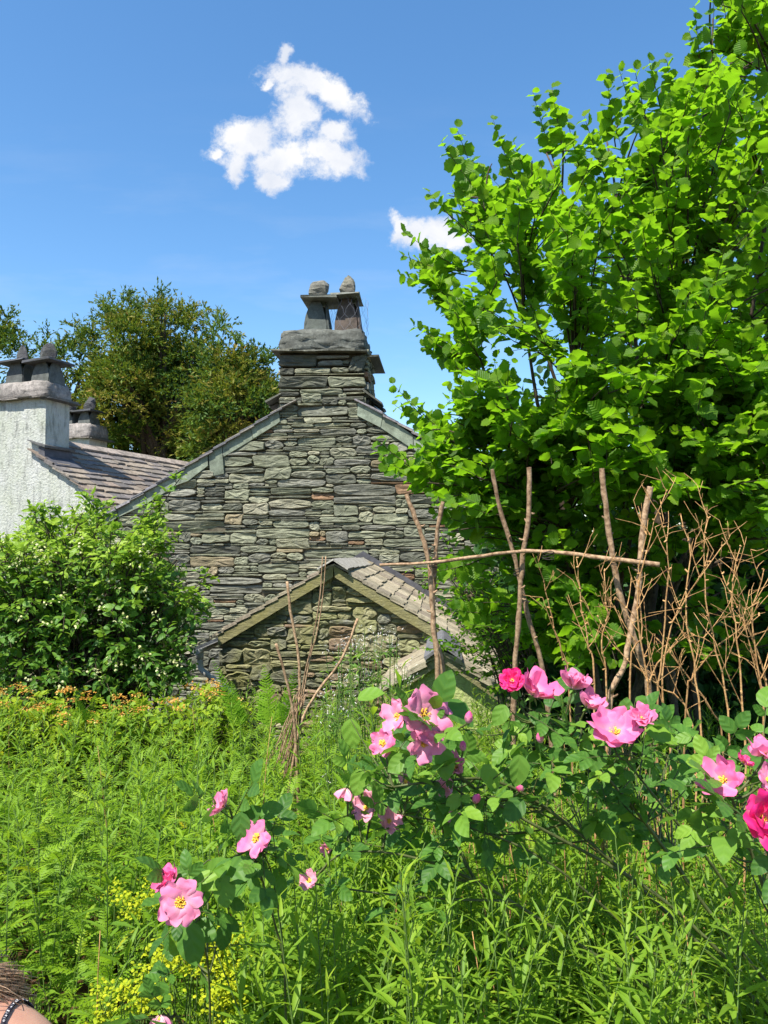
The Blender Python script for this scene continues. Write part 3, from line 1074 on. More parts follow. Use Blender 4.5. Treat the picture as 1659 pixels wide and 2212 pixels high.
Bs = Batch()
rubble(Bs, -SHW, SH_R, -.6, sz_, shed_lim, ident, 'shed', (.01, .04), .03, (MOSSY, MOSSY_P))
Bs.build('stonework', M['shed_stone'], swall, world=False)
Br = Batch()
c_lit = np.array([1.08, 1.02, .94]) * np.array([(.27, .25, .19), (.31, .28, .21), (.22, .20, .16), (.34, .31, .24), (.25, .22, .18)])
slate_slope(Br, np.array([sx, -.12, sz_]), (0, 1, 0), np.array([-1, 0, -spit]), DEP + .1, SHW * math.sqrt(1 + spit ** 2) + .02, .17, .26, .016, cols=c_lit, jit=1.3)
slate_slope(Br, np.array([sx, -.12, sz_]), (0, 1, 0), np.array([1, 0, -spit]), DEP + .1, SH_R * math.sqrt(1 + spit ** 2), .17, .30, .014, cols=c_lit, jit=.7)
Br.build('roof', M['slate'], shed, world=False)
B = Batch()
for sgn in (-1, 1):
    for k in range(6):
        y0_ = -.16 + k * .50
        dn = norm(np.array([sgn, 0, -spit]))
        nn = np.array([dn[2] * -sgn * 1.0, 0, abs(dn[0])])
        nn = np.array([sgn * spit, 0, 1.0]) / math.sqrt(1 + spit ** 2)
        rot = np.stack([dn, np.array([0, 1.0, 0]), nn], 1)
        c = np.array([sx, y0_ + .25, sz_ - .005 + .008 * (5 - k)]) + dn * .085 + nn * .012
        rx = math.radians(2.5)
        B.box(c, (.19, .53, .022), rot, (.30, .285, .25), .004)
B.build('ridge_tile', M['slate'], shed, world=False)
# barge boards
for sgn, ln in ((-1, SHW * .86), (1, 1.42)):
    B = Batch()
    prism(B, [(sx, sz_ - .015), (sx + sgn * ln, sz_ - .015 - spit * ln), (sx + sgn * ln, sz_ - .13 - spit * ln), (sx + sgn * .012, sz_ - .14)][::(1 if sgn > 0 else -1)],
          -.105, -.07, (.19, .175, .085))
    B.build('barge_board', M['timber'], shed, world=False)
# lead flashing where the shed roof meets the cottage wall
B = Batch()
for sgn, ln in ((1, SH_R), (-1, SHW)):
    prism(B, [(sx, sz_ + .11), (sx + sgn * ln, sz_ + .11 - spit * ln), (sx + sgn * ln, sz_ + .03 - spit * ln), (sx, sz_ + .03)][::(1 if sgn > 0 else -1)],
          DEP - .13, DEP - .09, (.1, .1, .1))
B.build('flashing', M['lead'], shed, world=False)
# gutter and downpipe at the left eave
B = Batch()
th = np.linspace(math.pi, 2 * math.pi, 9)
gx, gzz = -SHW - .02, ez - .03
rings = []
for yy_ in (-.16, DEP * .5, DEP - .2):
    rings.append([(gx + .06 * math.cos(a), yy_, gzz + .06 * math.sin(a)) for a in th] + [(gx + .054 * math.cos(a), yy_, gzz + .054 * math.sin(a) + .004) for a in th[::-1]])
V = np.array(rings).reshape(-1, 3)
n_ = 18
Fc = [(i * n_ + j, i * n_ + (j + 1) % n_, (i + 1) * n_ + (j + 1) % n_, (i + 1) * n_ + j) for i in range(2) for j in range(n_)]
B.add(V, Fc)
prism(B, [(gx + .062 * math.cos(a), gzz + .062 * math.sin(a)) for a in th], -.168, -.158)
B.build('gutter', M['gutter'], shed, world=False)
B = Batch()
pts = smooth_path([(gx, -.02, gzz - .04), (gx + .01, -.02, gzz - .2), (gx + .06, -.04, gzz - .26), (gx + .3, -.06, gzz - .42), (gx + .36, -.06, gzz - .55), (gx + .36, -.06, -.9)], 16)
tubes(B, [pts], .032, 10)
tubes(B, [np.array([(gx, -.02, gzz - .05), (gx, -.02, gzz - .08), (gx, -.02, gzz - .12)])], .042, 10)
B.build('downpipe', M['gutter'], shed, True, world=False)

# ---------- the rendered outhouse to the right of the shed
fp = Frame(957, 6.9, 4.5)
out = fp.root('rendered_outhouse')
tag(out, 'low outhouse with algae-green rendered gable and slate roof, behind the pink roses', 'outhouse')
px_, pz = fp.px(957, 1404)
psl = .70
PL, PR, PD = .50, 1.0, 1.25
Bk = Batch()
prism(Bk, [(px_ - PL + .06, BASE), (px_ + PR - .1, BASE), (px_ + PR - .1, pz - psl * (PR - .1) - .04), (px_, pz - .05), (px_ - PL + .06, pz - psl * (PL - .06) - .04)], .0, PD)
ow = Bk.build('wall', M['yellow_wall'], out, world=False)
Br = Batch()
slate_slope(Br, np.array([px_, -.13, pz]), (0, 1, 0), np.array([-1, 0, -psl]), PD + .1, PL * 1.22 + .03, .17, .28, .02, cols=c_lit * .9, jit=1.5)
slate_slope(Br, np.array([px_, -.13, pz]), (0, 1, 0), np.array([1, 0, -psl]), PD + .1, PR * 1.22, .19, .28, .022, cols=c_lit, jit=1.8)
Br.build('roof', M['slate'], out, world=False)
B = Batch()
for sgn in (-1, 1):
    dn = norm(np.array([sgn, 0, -psl]))
    nn = np.array([sgn * psl, 0, 1.0]) / math.sqrt(1 + psl ** 2)
    B.box(np.array([px_, PD / 2 - .08, pz + .045]) + dn * .09 + nn * .01, (.2, PD + .18, .022), np.stack([dn, np.array([0, 1.0, 0]), nn], 1), (.12, .12, .13), .004)
B.build('ridge_tile', M['slate'], out, world=False)
for sgn, ln in ((-1, PL), (1, PR)):
    B = Batch()
    prism(B, [(px_, pz - .01), (px_ + sgn * ln, pz - .01 - psl * ln), (px_ + sgn * ln, pz - .085 - psl * ln), (px_, pz - .095)][::(1 if sgn > 0 else -1)], -.10, .0, (.17, .155, .09))
    B.build('verge_stone', M['timber'], out, world=False)

# ---------- the white cottage
fw = Frame(27, 13.6, 20)
wh = fw.root('white_cottage')
tag(wh, 'white limewashed cottage gable with slate roof and stubby chimney at the left edge', 'cottage')
_, wz = fw.px(27, 943)
_v = fw.px(235, 1092)
wp = (wz - _v[1]) / (_v[0] - 0.0)
WH = 3.3
WL = 10.0
Bk = Batch()
prism(Bk, [(-WH + .1, BASE), (WH - .1, BASE), (WH - .1, wz - wp * (WH - .1) - .04), (0, wz - .06), (-WH + .1, wz - wp * (WH - .1) - .04)], .0, WL)
Bk.build('wall', M['white_wall'], wh, world=False)
Br = Batch()
wc = np.array([1.0, .90, .76]) * np.array([(.16, .155, .17), (.20, .19, .185), (.24, .22, .20), (.13, .13, .145), (.19, .165, .155)])
for sgn in (-1, 1):
    slate_slope(Br, np.array([0, -.10, wz]), (0, 1, 0), np.array([sgn, 0, -wp]), WL + .1, WH * math.sqrt(1 + wp ** 2), .22, .34, .024, cols=wc, jit=1.6,
                skip=lambda x, y: -.78 < x < fw.px(99, 900)[0] + .02 and y < .6)
Br.build('roof', M['slate'], wh, world=False)
B = Batch()
for sgn in (-1, 1):
    dn = norm(np.array([sgn, 0, -wp]))
    nn = np.array([sgn * wp, 0, 1.0]) / math.sqrt(1 + wp ** 2)
    for k in range(16):
        B.box(np.array([0, .55 + k * .6, wz + .05]) + dn * .11 + nn * .012, (.24, .58, .03), np.stack([dn, np.array([0, 1.0, 0]), nn], 1), (.30, .25, .21), .006)
B.build('ridge_tile', M['cement'], wh, world=False)


def white_chimney(x0, x1, y0, y1, z_base, z_cap0, z_cap1, px_pots, sc):
    B = Batch()
    rounded_block(B, x0, x1, y0, y1, z_base, z_cap0 + .02, (.5, .5, .5), .02, .0, 9)
    c = B.build('chimney', M['white_wall'], wh, False, world=False)
    B = Batch()
    rounded_block(B, x0 - .03, x1 + .03, y0 - .03, y1 + .03, z_cap0, z_cap1, (.24, .215, .195), .05, .008, 11, .07, .05)
    B.build('chimney_cap', M['cement'], c, True, world=False)
    B = Batch()
    for k in range(5):
        xx = x0 - .06 + (x1 - x0 + .12) * (k + .5) / 5
        B.box((xx, (y0 + y1) / 2, z_cap0 + rng.uniform(-.008, .008)), ((x1 - x0 + .16) / 5 * 1.15, y1 - y0 + .22, .022), None, (.17, .15, .13), .01)
    B.box((x1 + .04, (y0 + y1) / 2 + .03, z_cap0 - .03), (.22, y1 - y0 + .2, .02), None, (.08, .08, .08), .01)
    B.build('drip_slate', M['slate'], c, world=False)
    for (pc, pw, ph, gh, gs, sp) in px_pots:
        B = Batch()
        yc = (y0 + y1) / 2
        cl = np.array((.075, .08, .075))
        upright_slate(B, (pc, yc - pw / 2, z_cap1 - .03), pw * .92, pw * .4, ph, (0, -1), .03, cl, .04)
        upright_slate(B, (pc, yc + pw / 2, z_cap1 - .03), pw * .92, pw * .4, ph, (0, 1), .03, cl * .7, .04)
        upright_slate(B, (pc + pw / 2, yc, z_cap1 - .03), pw * .9, pw * .3, ph, (1, 0), .03, cl * 1.1, .05)
        upright_slate(B, (pc - pw / 2, yc, z_cap1 - .03), pw * .9, pw * .3, ph, (-1, 0), .03, cl * .7, .05)
        B.build('chimney_pot', M['slab'], c, world=False)
        B = Batch()
        t = rng.uniform(-.08, .08)
        B.box((pc, yc, z_cap1 + ph - .03), (pw + .2, pw + .22, .03), [[math.cos(t), 0, -math.sin(t)], [0, 1, 0], [math.sin(t), 0, math.cos(t)]], (.06, .062, .07), .012)
        B.build('cover_slate', M['slab'], c, world=False)
        B = Batch()
        boulder(B, np.array([pc, yc, z_cap1 + ph - .02 + gh / 2]), (gs, .16, gh), (.05, .05, .055), sp, .7 if sp % 2 else .3)
        B.build('weight_stone', M['wall_stone'], c, world=False)
    return c


cx1, _ = fw.px(99, 900)
zc0 = fw.px(60, 861)[1]
zc1 = fw.px(60, 824)[1]
white_chimney(-.75, cx1, -.004, .58, wz - 1.05, zc0, zc1,
              [(fw.px(22, 800)[0], .42, .43, .36, .26, 3), (fw.px(78, 800)[0], .42, .40, .36, .34, 4)], 1)
zr0 = fw.px(170, 946, 5.6)[1]
zr1 = fw.px(170, 915, 5.6)[1]
xr1 = fw.px(193, 930, 5.6)[0]
white_chimney(xr1 - 1.2, xr1, 5.6, 6.3, wz - .6, zr0, zr1,
              [(xr1 - .32, .42, .38, .42, .38, 6), (xr1 - .9, .42, .38, .3, .3, 8)], 1)
# lead apron down the chimney's right side
B = Batch()
z1_ = wz - wp * cx1
prism(B, [(cx1 - .10, z1_ + .22), (cx1 + .03, z1_ + .18), (cx1 + .04, z1_ + .04), (cx1 + .30, z1_ - wp * .26 + .04), (cx1 + .29, z1_ - wp * .26 + .015), (cx1 - .10, z1_ + .0)], -.05, .62)
B.build('flashing', M['lead'], wh, world=False)
# slate drip course halfway down the chimney
B = Batch()
B.box((cx1 - .12, .27, z1_ + .27), (.42, .72, .03), [[.95, 0, .3], [0, 1, 0], [-.3, 0, .95]], (.09, .09, .09), .01)
B.build('drip_slate', M['slate'], wh, world=False)

# ------------------------------------------------------------------ vegetation helpers


def in_poly(u, v, poly):
    poly = np.asarray(poly, float)
    x, y = poly[:, 0], poly[:, 1]
    inside = np.zeros(len(u), bool)
    j = len(poly) - 1
    for i in range(len(poly)):
        c = ((y[i] > v) != (y[j] > v)) & (u < (x[j] - x[i]) * (v - y[i]) / (y[j] - y[i] + 1e-12) + x[i])
        inside ^= c
        j = i
    return inside


def sample_poly(poly, n, D0, D1, weight=None):
    poly = np.asarray(poly, float)
    lo, hi = poly.min(0), poly.max(0)
    out = []
    while len(out) < n:
        uv = rng.uniform(lo, hi, (4 * n, 2))
        ok = in_poly(uv[:, 0], uv[:, 1], poly)
        for (u, v) in uv[ok]:
            if weight is not None and rng.random() > weight(u, v):
                continue
            out.append(P(u, v, rng.uniform(D0, D1)))
            if len(out) >= n:
                break
    return np.array(out)


def bezier(p0, p1, p2, n):
    t = np.linspace(0, 1, n)[None, :, None]
    return (1 - t) ** 2 * p0[:, None] + 2 * t * (1 - t) * p1[:, None] + t ** 2 * p2[:, None]


def shoots(LB, TB, start, dirs, length, nleaf, Ll, Lw, tmpl, droop=.3, el=.35, rnd0=None, bend=.3, fold=.3, opp=False, rad=.003, wav=.04, tipup=True, upj=.45, keep=None):
    """leafy shoots: N shoots with nleaf leaves each"""
    dirs = norm(dirs)
    length = np.broadcast_to(length, (len(start),))
    if keep is not None:
        kk = keep(start + dirs * length[:, None] * .9)
        start, dirs, length = start[kk], dirs[kk], length[kk]
        if rnd0 is not None:
            rnd0 = rnd0[kk]
        keep = None
    N = len(start)
    end = start + dirs * length[:, None]
    mid = (start + end) / 2 + rng.normal(0, .05, (N, 3)) * length[:, None]
    end = end + np.array([0, 0, -1.0]) * (droop * length * rng.random(N))[:, None]
    path = bezier(start, mid, end, 4)
    tubes(TB, path, np.linspace(rad, rad * .5, 4)[None], 3, cap=False)
    ts = (np.arange(nleaf) + 1) / nleaf
    if opp:
        ts = (np.arange(nleaf) // 2 + 1) / (nleaf // 2)
    t = ts[None, :, None]
    pos = (1 - t) ** 2 * start[:, None] + 2 * t * (1 - t) * mid[:, None] + t ** 2 * end[:, None]
    tan = norm(2 * (1 - t) * (mid - start)[:, None] + 2 * t * (end - mid)[:, None])
    side = norm(np.cross(tan, np.array([0, 0, 1.0]) + rng.normal(0, .3, (N, 1, 3))))
    sg = np.where(np.arange(nleaf) % 2 == 0, 1, -1)[None, :, None]
    d = side * sg * rng.uniform(.5, 1.1, (N, nleaf, 1)) + tan * rng.uniform(.2, .9, (N, nleaf, 1)) + np.array([0, 0, 1.0]) * rng.normal(el * .3, .35, (N, nleaf, 1))
    up = np.array([0, 0, 1.0]) + rng.normal(0, upj, (N, nleaf, 3))
    pos = pos.reshape(-1, 3)
    d = d.reshape(-1, 3)
    up = up.reshape(-1, 3)
    sz = (rng.uniform(.6, 1.15, (N, nleaf)) * (1 - .45 * (ts[None] ** 3))).ravel()
    r = (rng.random((N, nleaf)) * .45 + .35 * rng.random((N, 1)) + .2 * ts[None] ** 2).ravel()
    if rnd0 is not None:
        r = np.clip(r + np.repeat(rnd0, nleaf), 0, 1)
    if keep is not None:
        k = keep(pos + d * Ll * .3)
        pos, d, up, sz, r = pos[k], d[k], up[k], sz[k], r[k]
    pet = norm(d) * Ll * .12
    leaves(LB, tmpl, pos + pet, d, up, Ll * sz, Lw * sz, rng.uniform(.0, bend * 2, len(pos)), fold, r, wav)
    return end


def nearest_on(cands, p):
    d = ((cands[None] - p[:, None]) ** 2).sum(-1)
    return cands[np.argmin(d, 1)]


# ------------------------------------------------------------------ the hazel on the right
HP = [(1515, -120), (1495, 10), (1515, 60), (1488, 90), (1440, 120), (1400, 130), (1395, 200), (1340, 150), (1315, 155), (1300, 230), (1265, 270), (1210, 250),
      (1192, 180), (1150, 188), (1165, 260), (1120, 300), (1070, 258), (1020, 340), (985, 270), (952, 300), (975, 350), (930, 400), (925, 440), (960, 480),
      (875, 480), (868, 590), (940, 640), (892, 700), (915, 740), (955, 770), (930, 830), (960, 880), (845, 820), (850, 870), (905, 905),
      (810, 940), (820, 1000), (880, 1030), (950, 1075), (935, 1110), (990, 1150), (1000, 1200), (930, 1230), (985, 1260), (990, 1320), (1060, 1400),
      (1120, 1470), (1500, 1480), (1800, 1400), (1850, -120)]
hz_base = np.array([1.75, 5.1, gz(0, 5.1)])
hz = empty('hazel_tree', tuple(hz_base))
tag(hz, 'large multi-stemmed hazel with broad toothed bright green leaves filling the right side', 'tree')
TB, LB = Batch(), Batch()
stem_t = [(1125, 620, 4.7), (1010, 760, 4.6), (1050, 430, 4.9), (1180, 330, 5.1), (1310, 300, 4.9), (1430, 180, 5.0), (1540, 40, 5.0), (1620, -150, 5.3),
          (1380, 560, 5.8), (1590, 500, 5.6), (1700, 200, 4.6), (1240, 800, 4.4), (1480, 720, 4.3), (1080, 980, 4.5), (1750, 600, 5.0), (1650, 900, 4.2)]
stem_pts, paths, rads = [], [], []
for i, (u, v, D) in enumerate(stem_t):
    e = P(u, v, D)
    b = hz_base + np.array([rng.uniform(-.5, .6), rng.uniform(-.3, .4), -.1])
    m = b * .5 + e * .5 + np.array([(b[0] - e[0]) * (.05 if e[2] > 3.2 else .22), 0, .12 if e[2] > 3.2 else .35]) + rng.normal(0, .06, 3)
    pth = bezier(b[None], m[None], e[None], 22)[0]
    pth[1:-1] += np.cumsum(rng.normal(0, .006, (20, 3)), 0)
    paths.append(pth)
    rads.append(np.linspace(rng.uniform(.022, .038), .006, 22))
    stem_pts.append(pth[5:])
tubes(TB, np.array(paths), np.array(rads), 7)
stem_pts = np.concatenate(stem_pts)


def hz_weight(u, v):
    if u < 1080 and v > 480:
        return .62
    if u < 1080:
        return .8
    if u > 1300 and v > 950:
        return .45
    return 1.0


polyA = np.array(HP, float)


def keepH(p):
    u, v = project(p)
    return in_poly(u, v, polyA) & in_poly(u - 32, v - 26, polyA) & in_poly(u - 10, v - 45, polyA)



ends = sample_poly(HP, 300, 3.9, 6.3, hz_weight)
# nearer outer skin on the left and the front branches on the right
ends2 = sample_poly([(1000, 500), (1300, 300), (1659, 200), (1700, 1150), (1400, 1150), (1100, 900)], 90, 3.5, 4.0)
# tips that make the outline
rim = []
for i in range(len(HP) - 9):
    a, b = np.array(HP[i]), np.array(HP[i + 1])
    for f in (.15, .5, .85):
        u, v = a * (1 - f) + b * f
        rim.append(P(u + rng.uniform(14, 40), v + rng.uniform(5, 30), rng.uniform(4.2, 5.0)))
ends3 = sample_poly([(850, 900), (960, 1060), (1010, 1250), (1120, 1400), (1400, 1440), (1450, 1000), (1050, 850)], 95, 3.9, 4.9)
ends4 = sample_poly([(1280, 840), (1700, 760), (1720, 1180), (1330, 1120)], 55, 3.5, 4.2)
ends = np.concatenate([ends, ends2, ends3, ends4, np.array(rim)])
low = stem_pts
near = []
for e in ends:
    c = low[(low[:, 2] < e[2] - .1)]
    if len(c) == 0:
        c = low
    dd = ((c - e) ** 2).sum(1)
    near.append(c[np.argmin(dd)])
near = np.array(near)
ln = np.linalg.norm(ends - near, axis=1)
mid = (near + ends) / 2 + np.array([0, 0, .10]) * ln[:, None] + rng.normal(0, .04, (len(ends), 3))
bp = bezier(near, mid, ends, 7)
okb = keepH(bp.reshape(-1, 3)).reshape(-1, 7)[:, 3:].all(1)
bp = bp[okb]
tubes(TB, bp, np.linspace(.008, .003, 7)[None], 4, cap=False)
S, Dr = [], []
for t, k in ((.35, 1), (.55, 1), (.75, 1), (.9, 1), (1.0, 1)):
    idx = int(round(t * 6))
    p = bp[:, idx]
    tan = norm(bp[:, min(idx + 1, 6)] - bp[:, max(idx - 1, 0)])
    S.append(p)
    out_ = norm(p - np.array([1.75, 5.1, 1.2]))
    Dr.append(tan * .8 + out_ * .5 + rng.normal(0, .45, p.shape) + np.array([0, 0, .30]))
S, Dr = np.concatenate(S), np.concatenate(Dr)
toside = np.where(np.arange(len(S)) < len(S) * .8, .20, .12)
shoots(LB, TB, S, Dr, rng.uniform(.16, .34, len(S)), 8, .088, .083, T_HAZEL, droop=.25, bend=.22, fold=.22, rad=.0025, wav=.05, keep=keepH, upj=.55)
# leading shoots that carry the ragged outline
for (u, v, du, dv) in [(1500, 8, 20, 190), (1488, 60, 60, 160), (1402, 122, 40, 170), (1338, 146, 50, 160), (1310, 150, 20, 170), (1440, 118, 20, 150), (1262, 245, 50, 150),
                       (1192, 182, 30, 170), (1150, 190, 50, 170), (1065, 252, 60, 170), (985, 266, 60, 160), (955, 300, 90, 130), (926, 408, 100, 110), (872, 494, 130, 90),
                       (870, 545, 140, 50), (868, 590, 130, 40), (932, 640, 110, 60), (894, 698, 120, 60), (915, 742, 110, 40), (848, 822, 120, 130), (852, 868, 130, 90),
                       (880, 855, 120, 110), (812, 942, 140, 110), (822, 990, 150, 80), (806, 965, 160, 90), (940, 1100, 120, 40), (930, 1228, 110, -20), (985, 1310, 90, 10), (1560, -30, 20, 160),
                       (1630, -20, 10, 170), (1110, 300, 60, 160), (1225, 250, 40, 160), (900, 905, 110, 60), (1370, 140, 40, 170)]:
    D = rng.uniform(4.2, 5.0)
    tip, st = P(u, v + 6, D), P(u + du, v + dv, D + rng.uniform(.0, .3))
    c = bezier(st[None], ((st + tip) / 2 + [0, 0, -.03])[None], tip[None], 9)
    tubes(TB, c, np.linspace(.0045, .0012, 9)[None], 4)
    k = 15
    tt = np.linspace(.12, 1, k) * 8
    ps = np.array([c[0][min(8, int(x))] * (1 - x % 1) + c[0][min(8, int(x) + 1)] * (x % 1) for x in tt])
    tn = norm(tip - st)
    sd2 = norm(np.cross(tn, [0.1, -1, .2]))
    alt = np.where(np.arange(k) % 2 == 0, 1, -1)[:, None]
    d = sd2 * alt * rng.uniform(.5, 1.1, (k, 1)) + tn * rng.uniform(.2, .7, (k, 1)) + rng.normal(0, .25, (k, 3))
    sz = np.linspace(1.1, .5, k) * rng.uniform(.85, 1.15, k)
    leaves(LB, T_HAZEL, ps, d, np.array([0, -.3, 1.0]) + rng.normal(0, .55, (k, 3)), .104 * sz, .096 * sz, rng.uniform(0, .4, k), .22, rng.uniform(.3, .9, k), .05)
TB.build('trunk', M['bark'], hz, True)
LB.build('crown', M['hazel'], hz)
print('hazel', LB.n)

# dense wood behind the hazel
def broad_tree(name, label, u, vtop, vbot, D, ru, n, leafL, mat, cat='tree', group=None, seed=0, dd=1.5, stems=6, tmpl=T_BROAD, lw=.6, rootv=None):
    r_ = np.random.default_rng(seed)
    c = P(u, (vtop + vbot) / 2, D)
    a = ru / F * D
    hgt = (vbot - vtop) / 2 / F * D
    base = np.array([c[0], c[1], float(gz(0, c[1])) - .02])
    root = empty(name, tuple(base))
    tag(root, label, cat, group)
    LB, TB = Batch(), Batch()
    # clumps
    nc = max(12, n // 90)
    cl = norm(r_.normal(size=(nc, 3))) * (r_.random((nc, 1)) ** .35) * np.array([a, dd, hgt]) + c
    paths = []
    for k in range(min(nc, 40)):
        e = cl[k]
        m = (base + e) / 2 + r_.normal(0, .15, 3) + np.array([(base[0] - e[0]) * .25, 0, hgt * .15])
        paths.append(bezier(base[None] + r_.normal(0, .12, 3) * [1, 1, 0], m[None], e[None], 9)[0])
    tubes(TB, np.array(paths), np.linspace(.05 * D / 12, .012, 9)[None], 6)
    per = n // nc
    rad = (a + hgt) / 2 * .34
    off = norm(r_.normal(size=(nc, per, 3))) * (r_.random((nc, per, 1)) ** .45) * rad
    pos = (cl[:, None] + off).reshape(-1, 3)
    d = norm(off.reshape(-1, 3) + r_.normal(0, rad * .5, pos.shape) + np.array([0, 0, -rad * .2]))
    up = np.array([0, 0, 1.0]) + r_.normal(0, .5, pos.shape)
    sz = r_.uniform(.6, 1.2, len(pos))
    leaves(LB, tmpl, pos, d, up, leafL * sz, leafL * lw * sz, .2, .25, np.clip(np.repeat(r_.random(nc) * .5, per) + r_.random(len(pos)) * .5, 0, 1))
    TB.build('trunk', M['bark'], root, True)
    LB.build('crown', mat, root)
    return root


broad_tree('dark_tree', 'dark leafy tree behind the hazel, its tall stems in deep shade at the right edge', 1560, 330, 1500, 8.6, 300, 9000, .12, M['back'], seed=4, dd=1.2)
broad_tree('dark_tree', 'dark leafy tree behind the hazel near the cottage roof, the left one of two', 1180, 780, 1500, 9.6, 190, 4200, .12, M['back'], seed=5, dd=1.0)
broad_tree('undergrowth_bush', 'bush under the hazel, its leaves coloured dark as shade, behind the dead twigs', 1480, 1130, 1700, 5.9, 350, 9000, .09, M['back'], 'bush', seed=6, dd=.6)

# small-leaved bright bush hanging over the shed roof
sb_base = np.array([1.15, 6.0, gz(0, 6.0)])
sb = empty('beech_bush', tuple(sb_base))
tag(sb, 'small-leaved fresh green bush spilling over the right end of the shed roof', 'bush')
TB, LB = Batch(), Batch()
pts = sample_poly([(940, 1215), (985, 1205), (1075, 1240), (1110, 1330), (1150, 1470), (1080, 1480), (1070, 1400), (1000, 1330), (990, 1280), (960, 1250)], 110, 5.4, 6.2)
near = sb_base + rng.normal(0, .1, pts.shape) * [1, 1, 0]
m = near * .35 + pts * .65 + np.array([.25, 0, .15])
tubes(TB, bezier(near, m, pts, 8), np.linspace(.008, .002, 8)[None], 4)
shoots(LB, TB, pts, rng.normal(0, .6, pts.shape) + np.array([-.7, -.2, .1]), rng.uniform(.15, .3, len(pts)), 9, .055, .035, T_BROAD, keep=None)
# long sprays lying over the outhouse roof
pts = np.array([P(u, v, 6.3) for u, v in [(1060, 1440), (1040, 1425), (1020, 1412), (1075, 1455), (1000, 1402), (985, 1395), (1090, 1470), (1055, 1400), (1080, 1420), (960, 1390), (1100, 1440), (1035, 1390)] * 2])
shoots(LB, TB, pts + rng.normal(0, .04, pts.shape), rng.normal(0, .25, pts.shape) + np.array([-.9, -.1, .25]), .22, 9, .06, .04, T_BROAD)
TB.build('trunk', M['bark'], sb, True)
LB.build('crown', M['hazel'], sb)

# ------------------------------------------------------------------ yews behind the roofs
def yew(label, u, vtop, vbot, D, ru, n, seed, dd, lead=()):
    r_ = np.random.default_rng(seed)
    c = P(u, (vtop + vbot) / 2, D)
    a = ru / F * D
    hgt = (vbot - vtop) / 2 / F * D
    base = np.array([c[0], c[1], float(gz(0, c[1])) - .02])
    root = empty('yew_tree', tuple(base))
    tag(root, label, 'tree', 'yew trees behind the cottages')
    LB, TB = Batch(), Batch()
    # branch sprays as drooping plumes
    nb = n // 70
    dirs = norm(r_.normal(size=(nb, 3)))
    rad = r_.random((nb, 1)) ** .30
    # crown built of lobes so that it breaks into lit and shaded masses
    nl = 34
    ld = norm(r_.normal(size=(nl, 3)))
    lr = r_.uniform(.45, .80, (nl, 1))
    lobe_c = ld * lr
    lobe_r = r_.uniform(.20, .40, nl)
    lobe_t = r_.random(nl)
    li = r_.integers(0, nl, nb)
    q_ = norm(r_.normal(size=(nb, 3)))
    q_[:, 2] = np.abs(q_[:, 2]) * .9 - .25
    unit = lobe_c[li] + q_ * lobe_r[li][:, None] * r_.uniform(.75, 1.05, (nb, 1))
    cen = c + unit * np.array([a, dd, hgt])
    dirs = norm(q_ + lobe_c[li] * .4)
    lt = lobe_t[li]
    if len(lead):
        extra = []
        for (uu, vv, w_) in lead:
            for q in range(int(10 * w_)):
                extra.append(P(uu + r_.normal(0, 9 * w_), vv + r_.uniform(0, 70), D + r_.normal(0, .6)))
        cen = np.concatenate([cen, np.array(extra)])
        dirs = np.concatenate([dirs, norm(r_.normal(size=(len(extra), 3)) * .4 + [0, 0, 1])])
        lt = np.concatenate([lt, r_.random(len(extra)) * .7])
        nb = len(cen)
    axis = norm(c + np.array([0, 0, -hgt * .3]) - cen)
    paths = bezier(np.repeat((c - [0, 0, hgt * .6])[None], 60, 0) + r_.normal(0, .2, (60, 3)), cen[:60] * .5 + c * .5, cen[:60], 6)
    tubes(TB, paths, np.linspace(.10, .02, 6)[None], 5)
    tp = smooth_path([base, base + [0.1, 0, (c[2] - base[2]) * .5], c + [0, 0, hgt * .4]], 10)
    tubes(TB, [tp], np.linspace(.35, .08, 10)[None], 9)
    out_ = norm(dirs + r_.normal(0, .25, cen.shape))
    # each plume: 3 to 5 branchlets, each with comb of needles
    K = 70
    t = r_.random((nb, K, 1))
    sub = norm(out_[:, None] * .6 + r_.normal(0, .55, (nb, K, 3)) + np.array([0, 0, .35]))
    Lp = .62 * r_.uniform(.6, 1.3, (nb, 1, 1))
    k5 = r_.integers(0, 7, (nb, K))
    bd = norm(out_[:, None] * .7 + r_.normal(0, .6, (nb, 7, 3)) + np.array([0, 0, .45]))
    bdk = np.take_along_axis(bd, k5[..., None].repeat(3, -1), 1)
    pos = cen[:, None] + bdk * t * Lp + np.array([0, 0, -.25]) * t ** 2 * Lp
    d = norm(bdk + r_.normal(0, .5, pos.shape))
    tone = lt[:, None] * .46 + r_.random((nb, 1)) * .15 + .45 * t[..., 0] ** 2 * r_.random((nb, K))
    pos = pos.reshape(-1, 3)
    d = d.reshape(-1, 3)
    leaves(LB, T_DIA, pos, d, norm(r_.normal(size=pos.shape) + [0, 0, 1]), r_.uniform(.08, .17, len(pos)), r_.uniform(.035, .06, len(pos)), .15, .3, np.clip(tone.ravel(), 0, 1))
    TB.build('trunk', M['bark'], root, True)
    LB.build('crown', M['yew'], root)
    return root


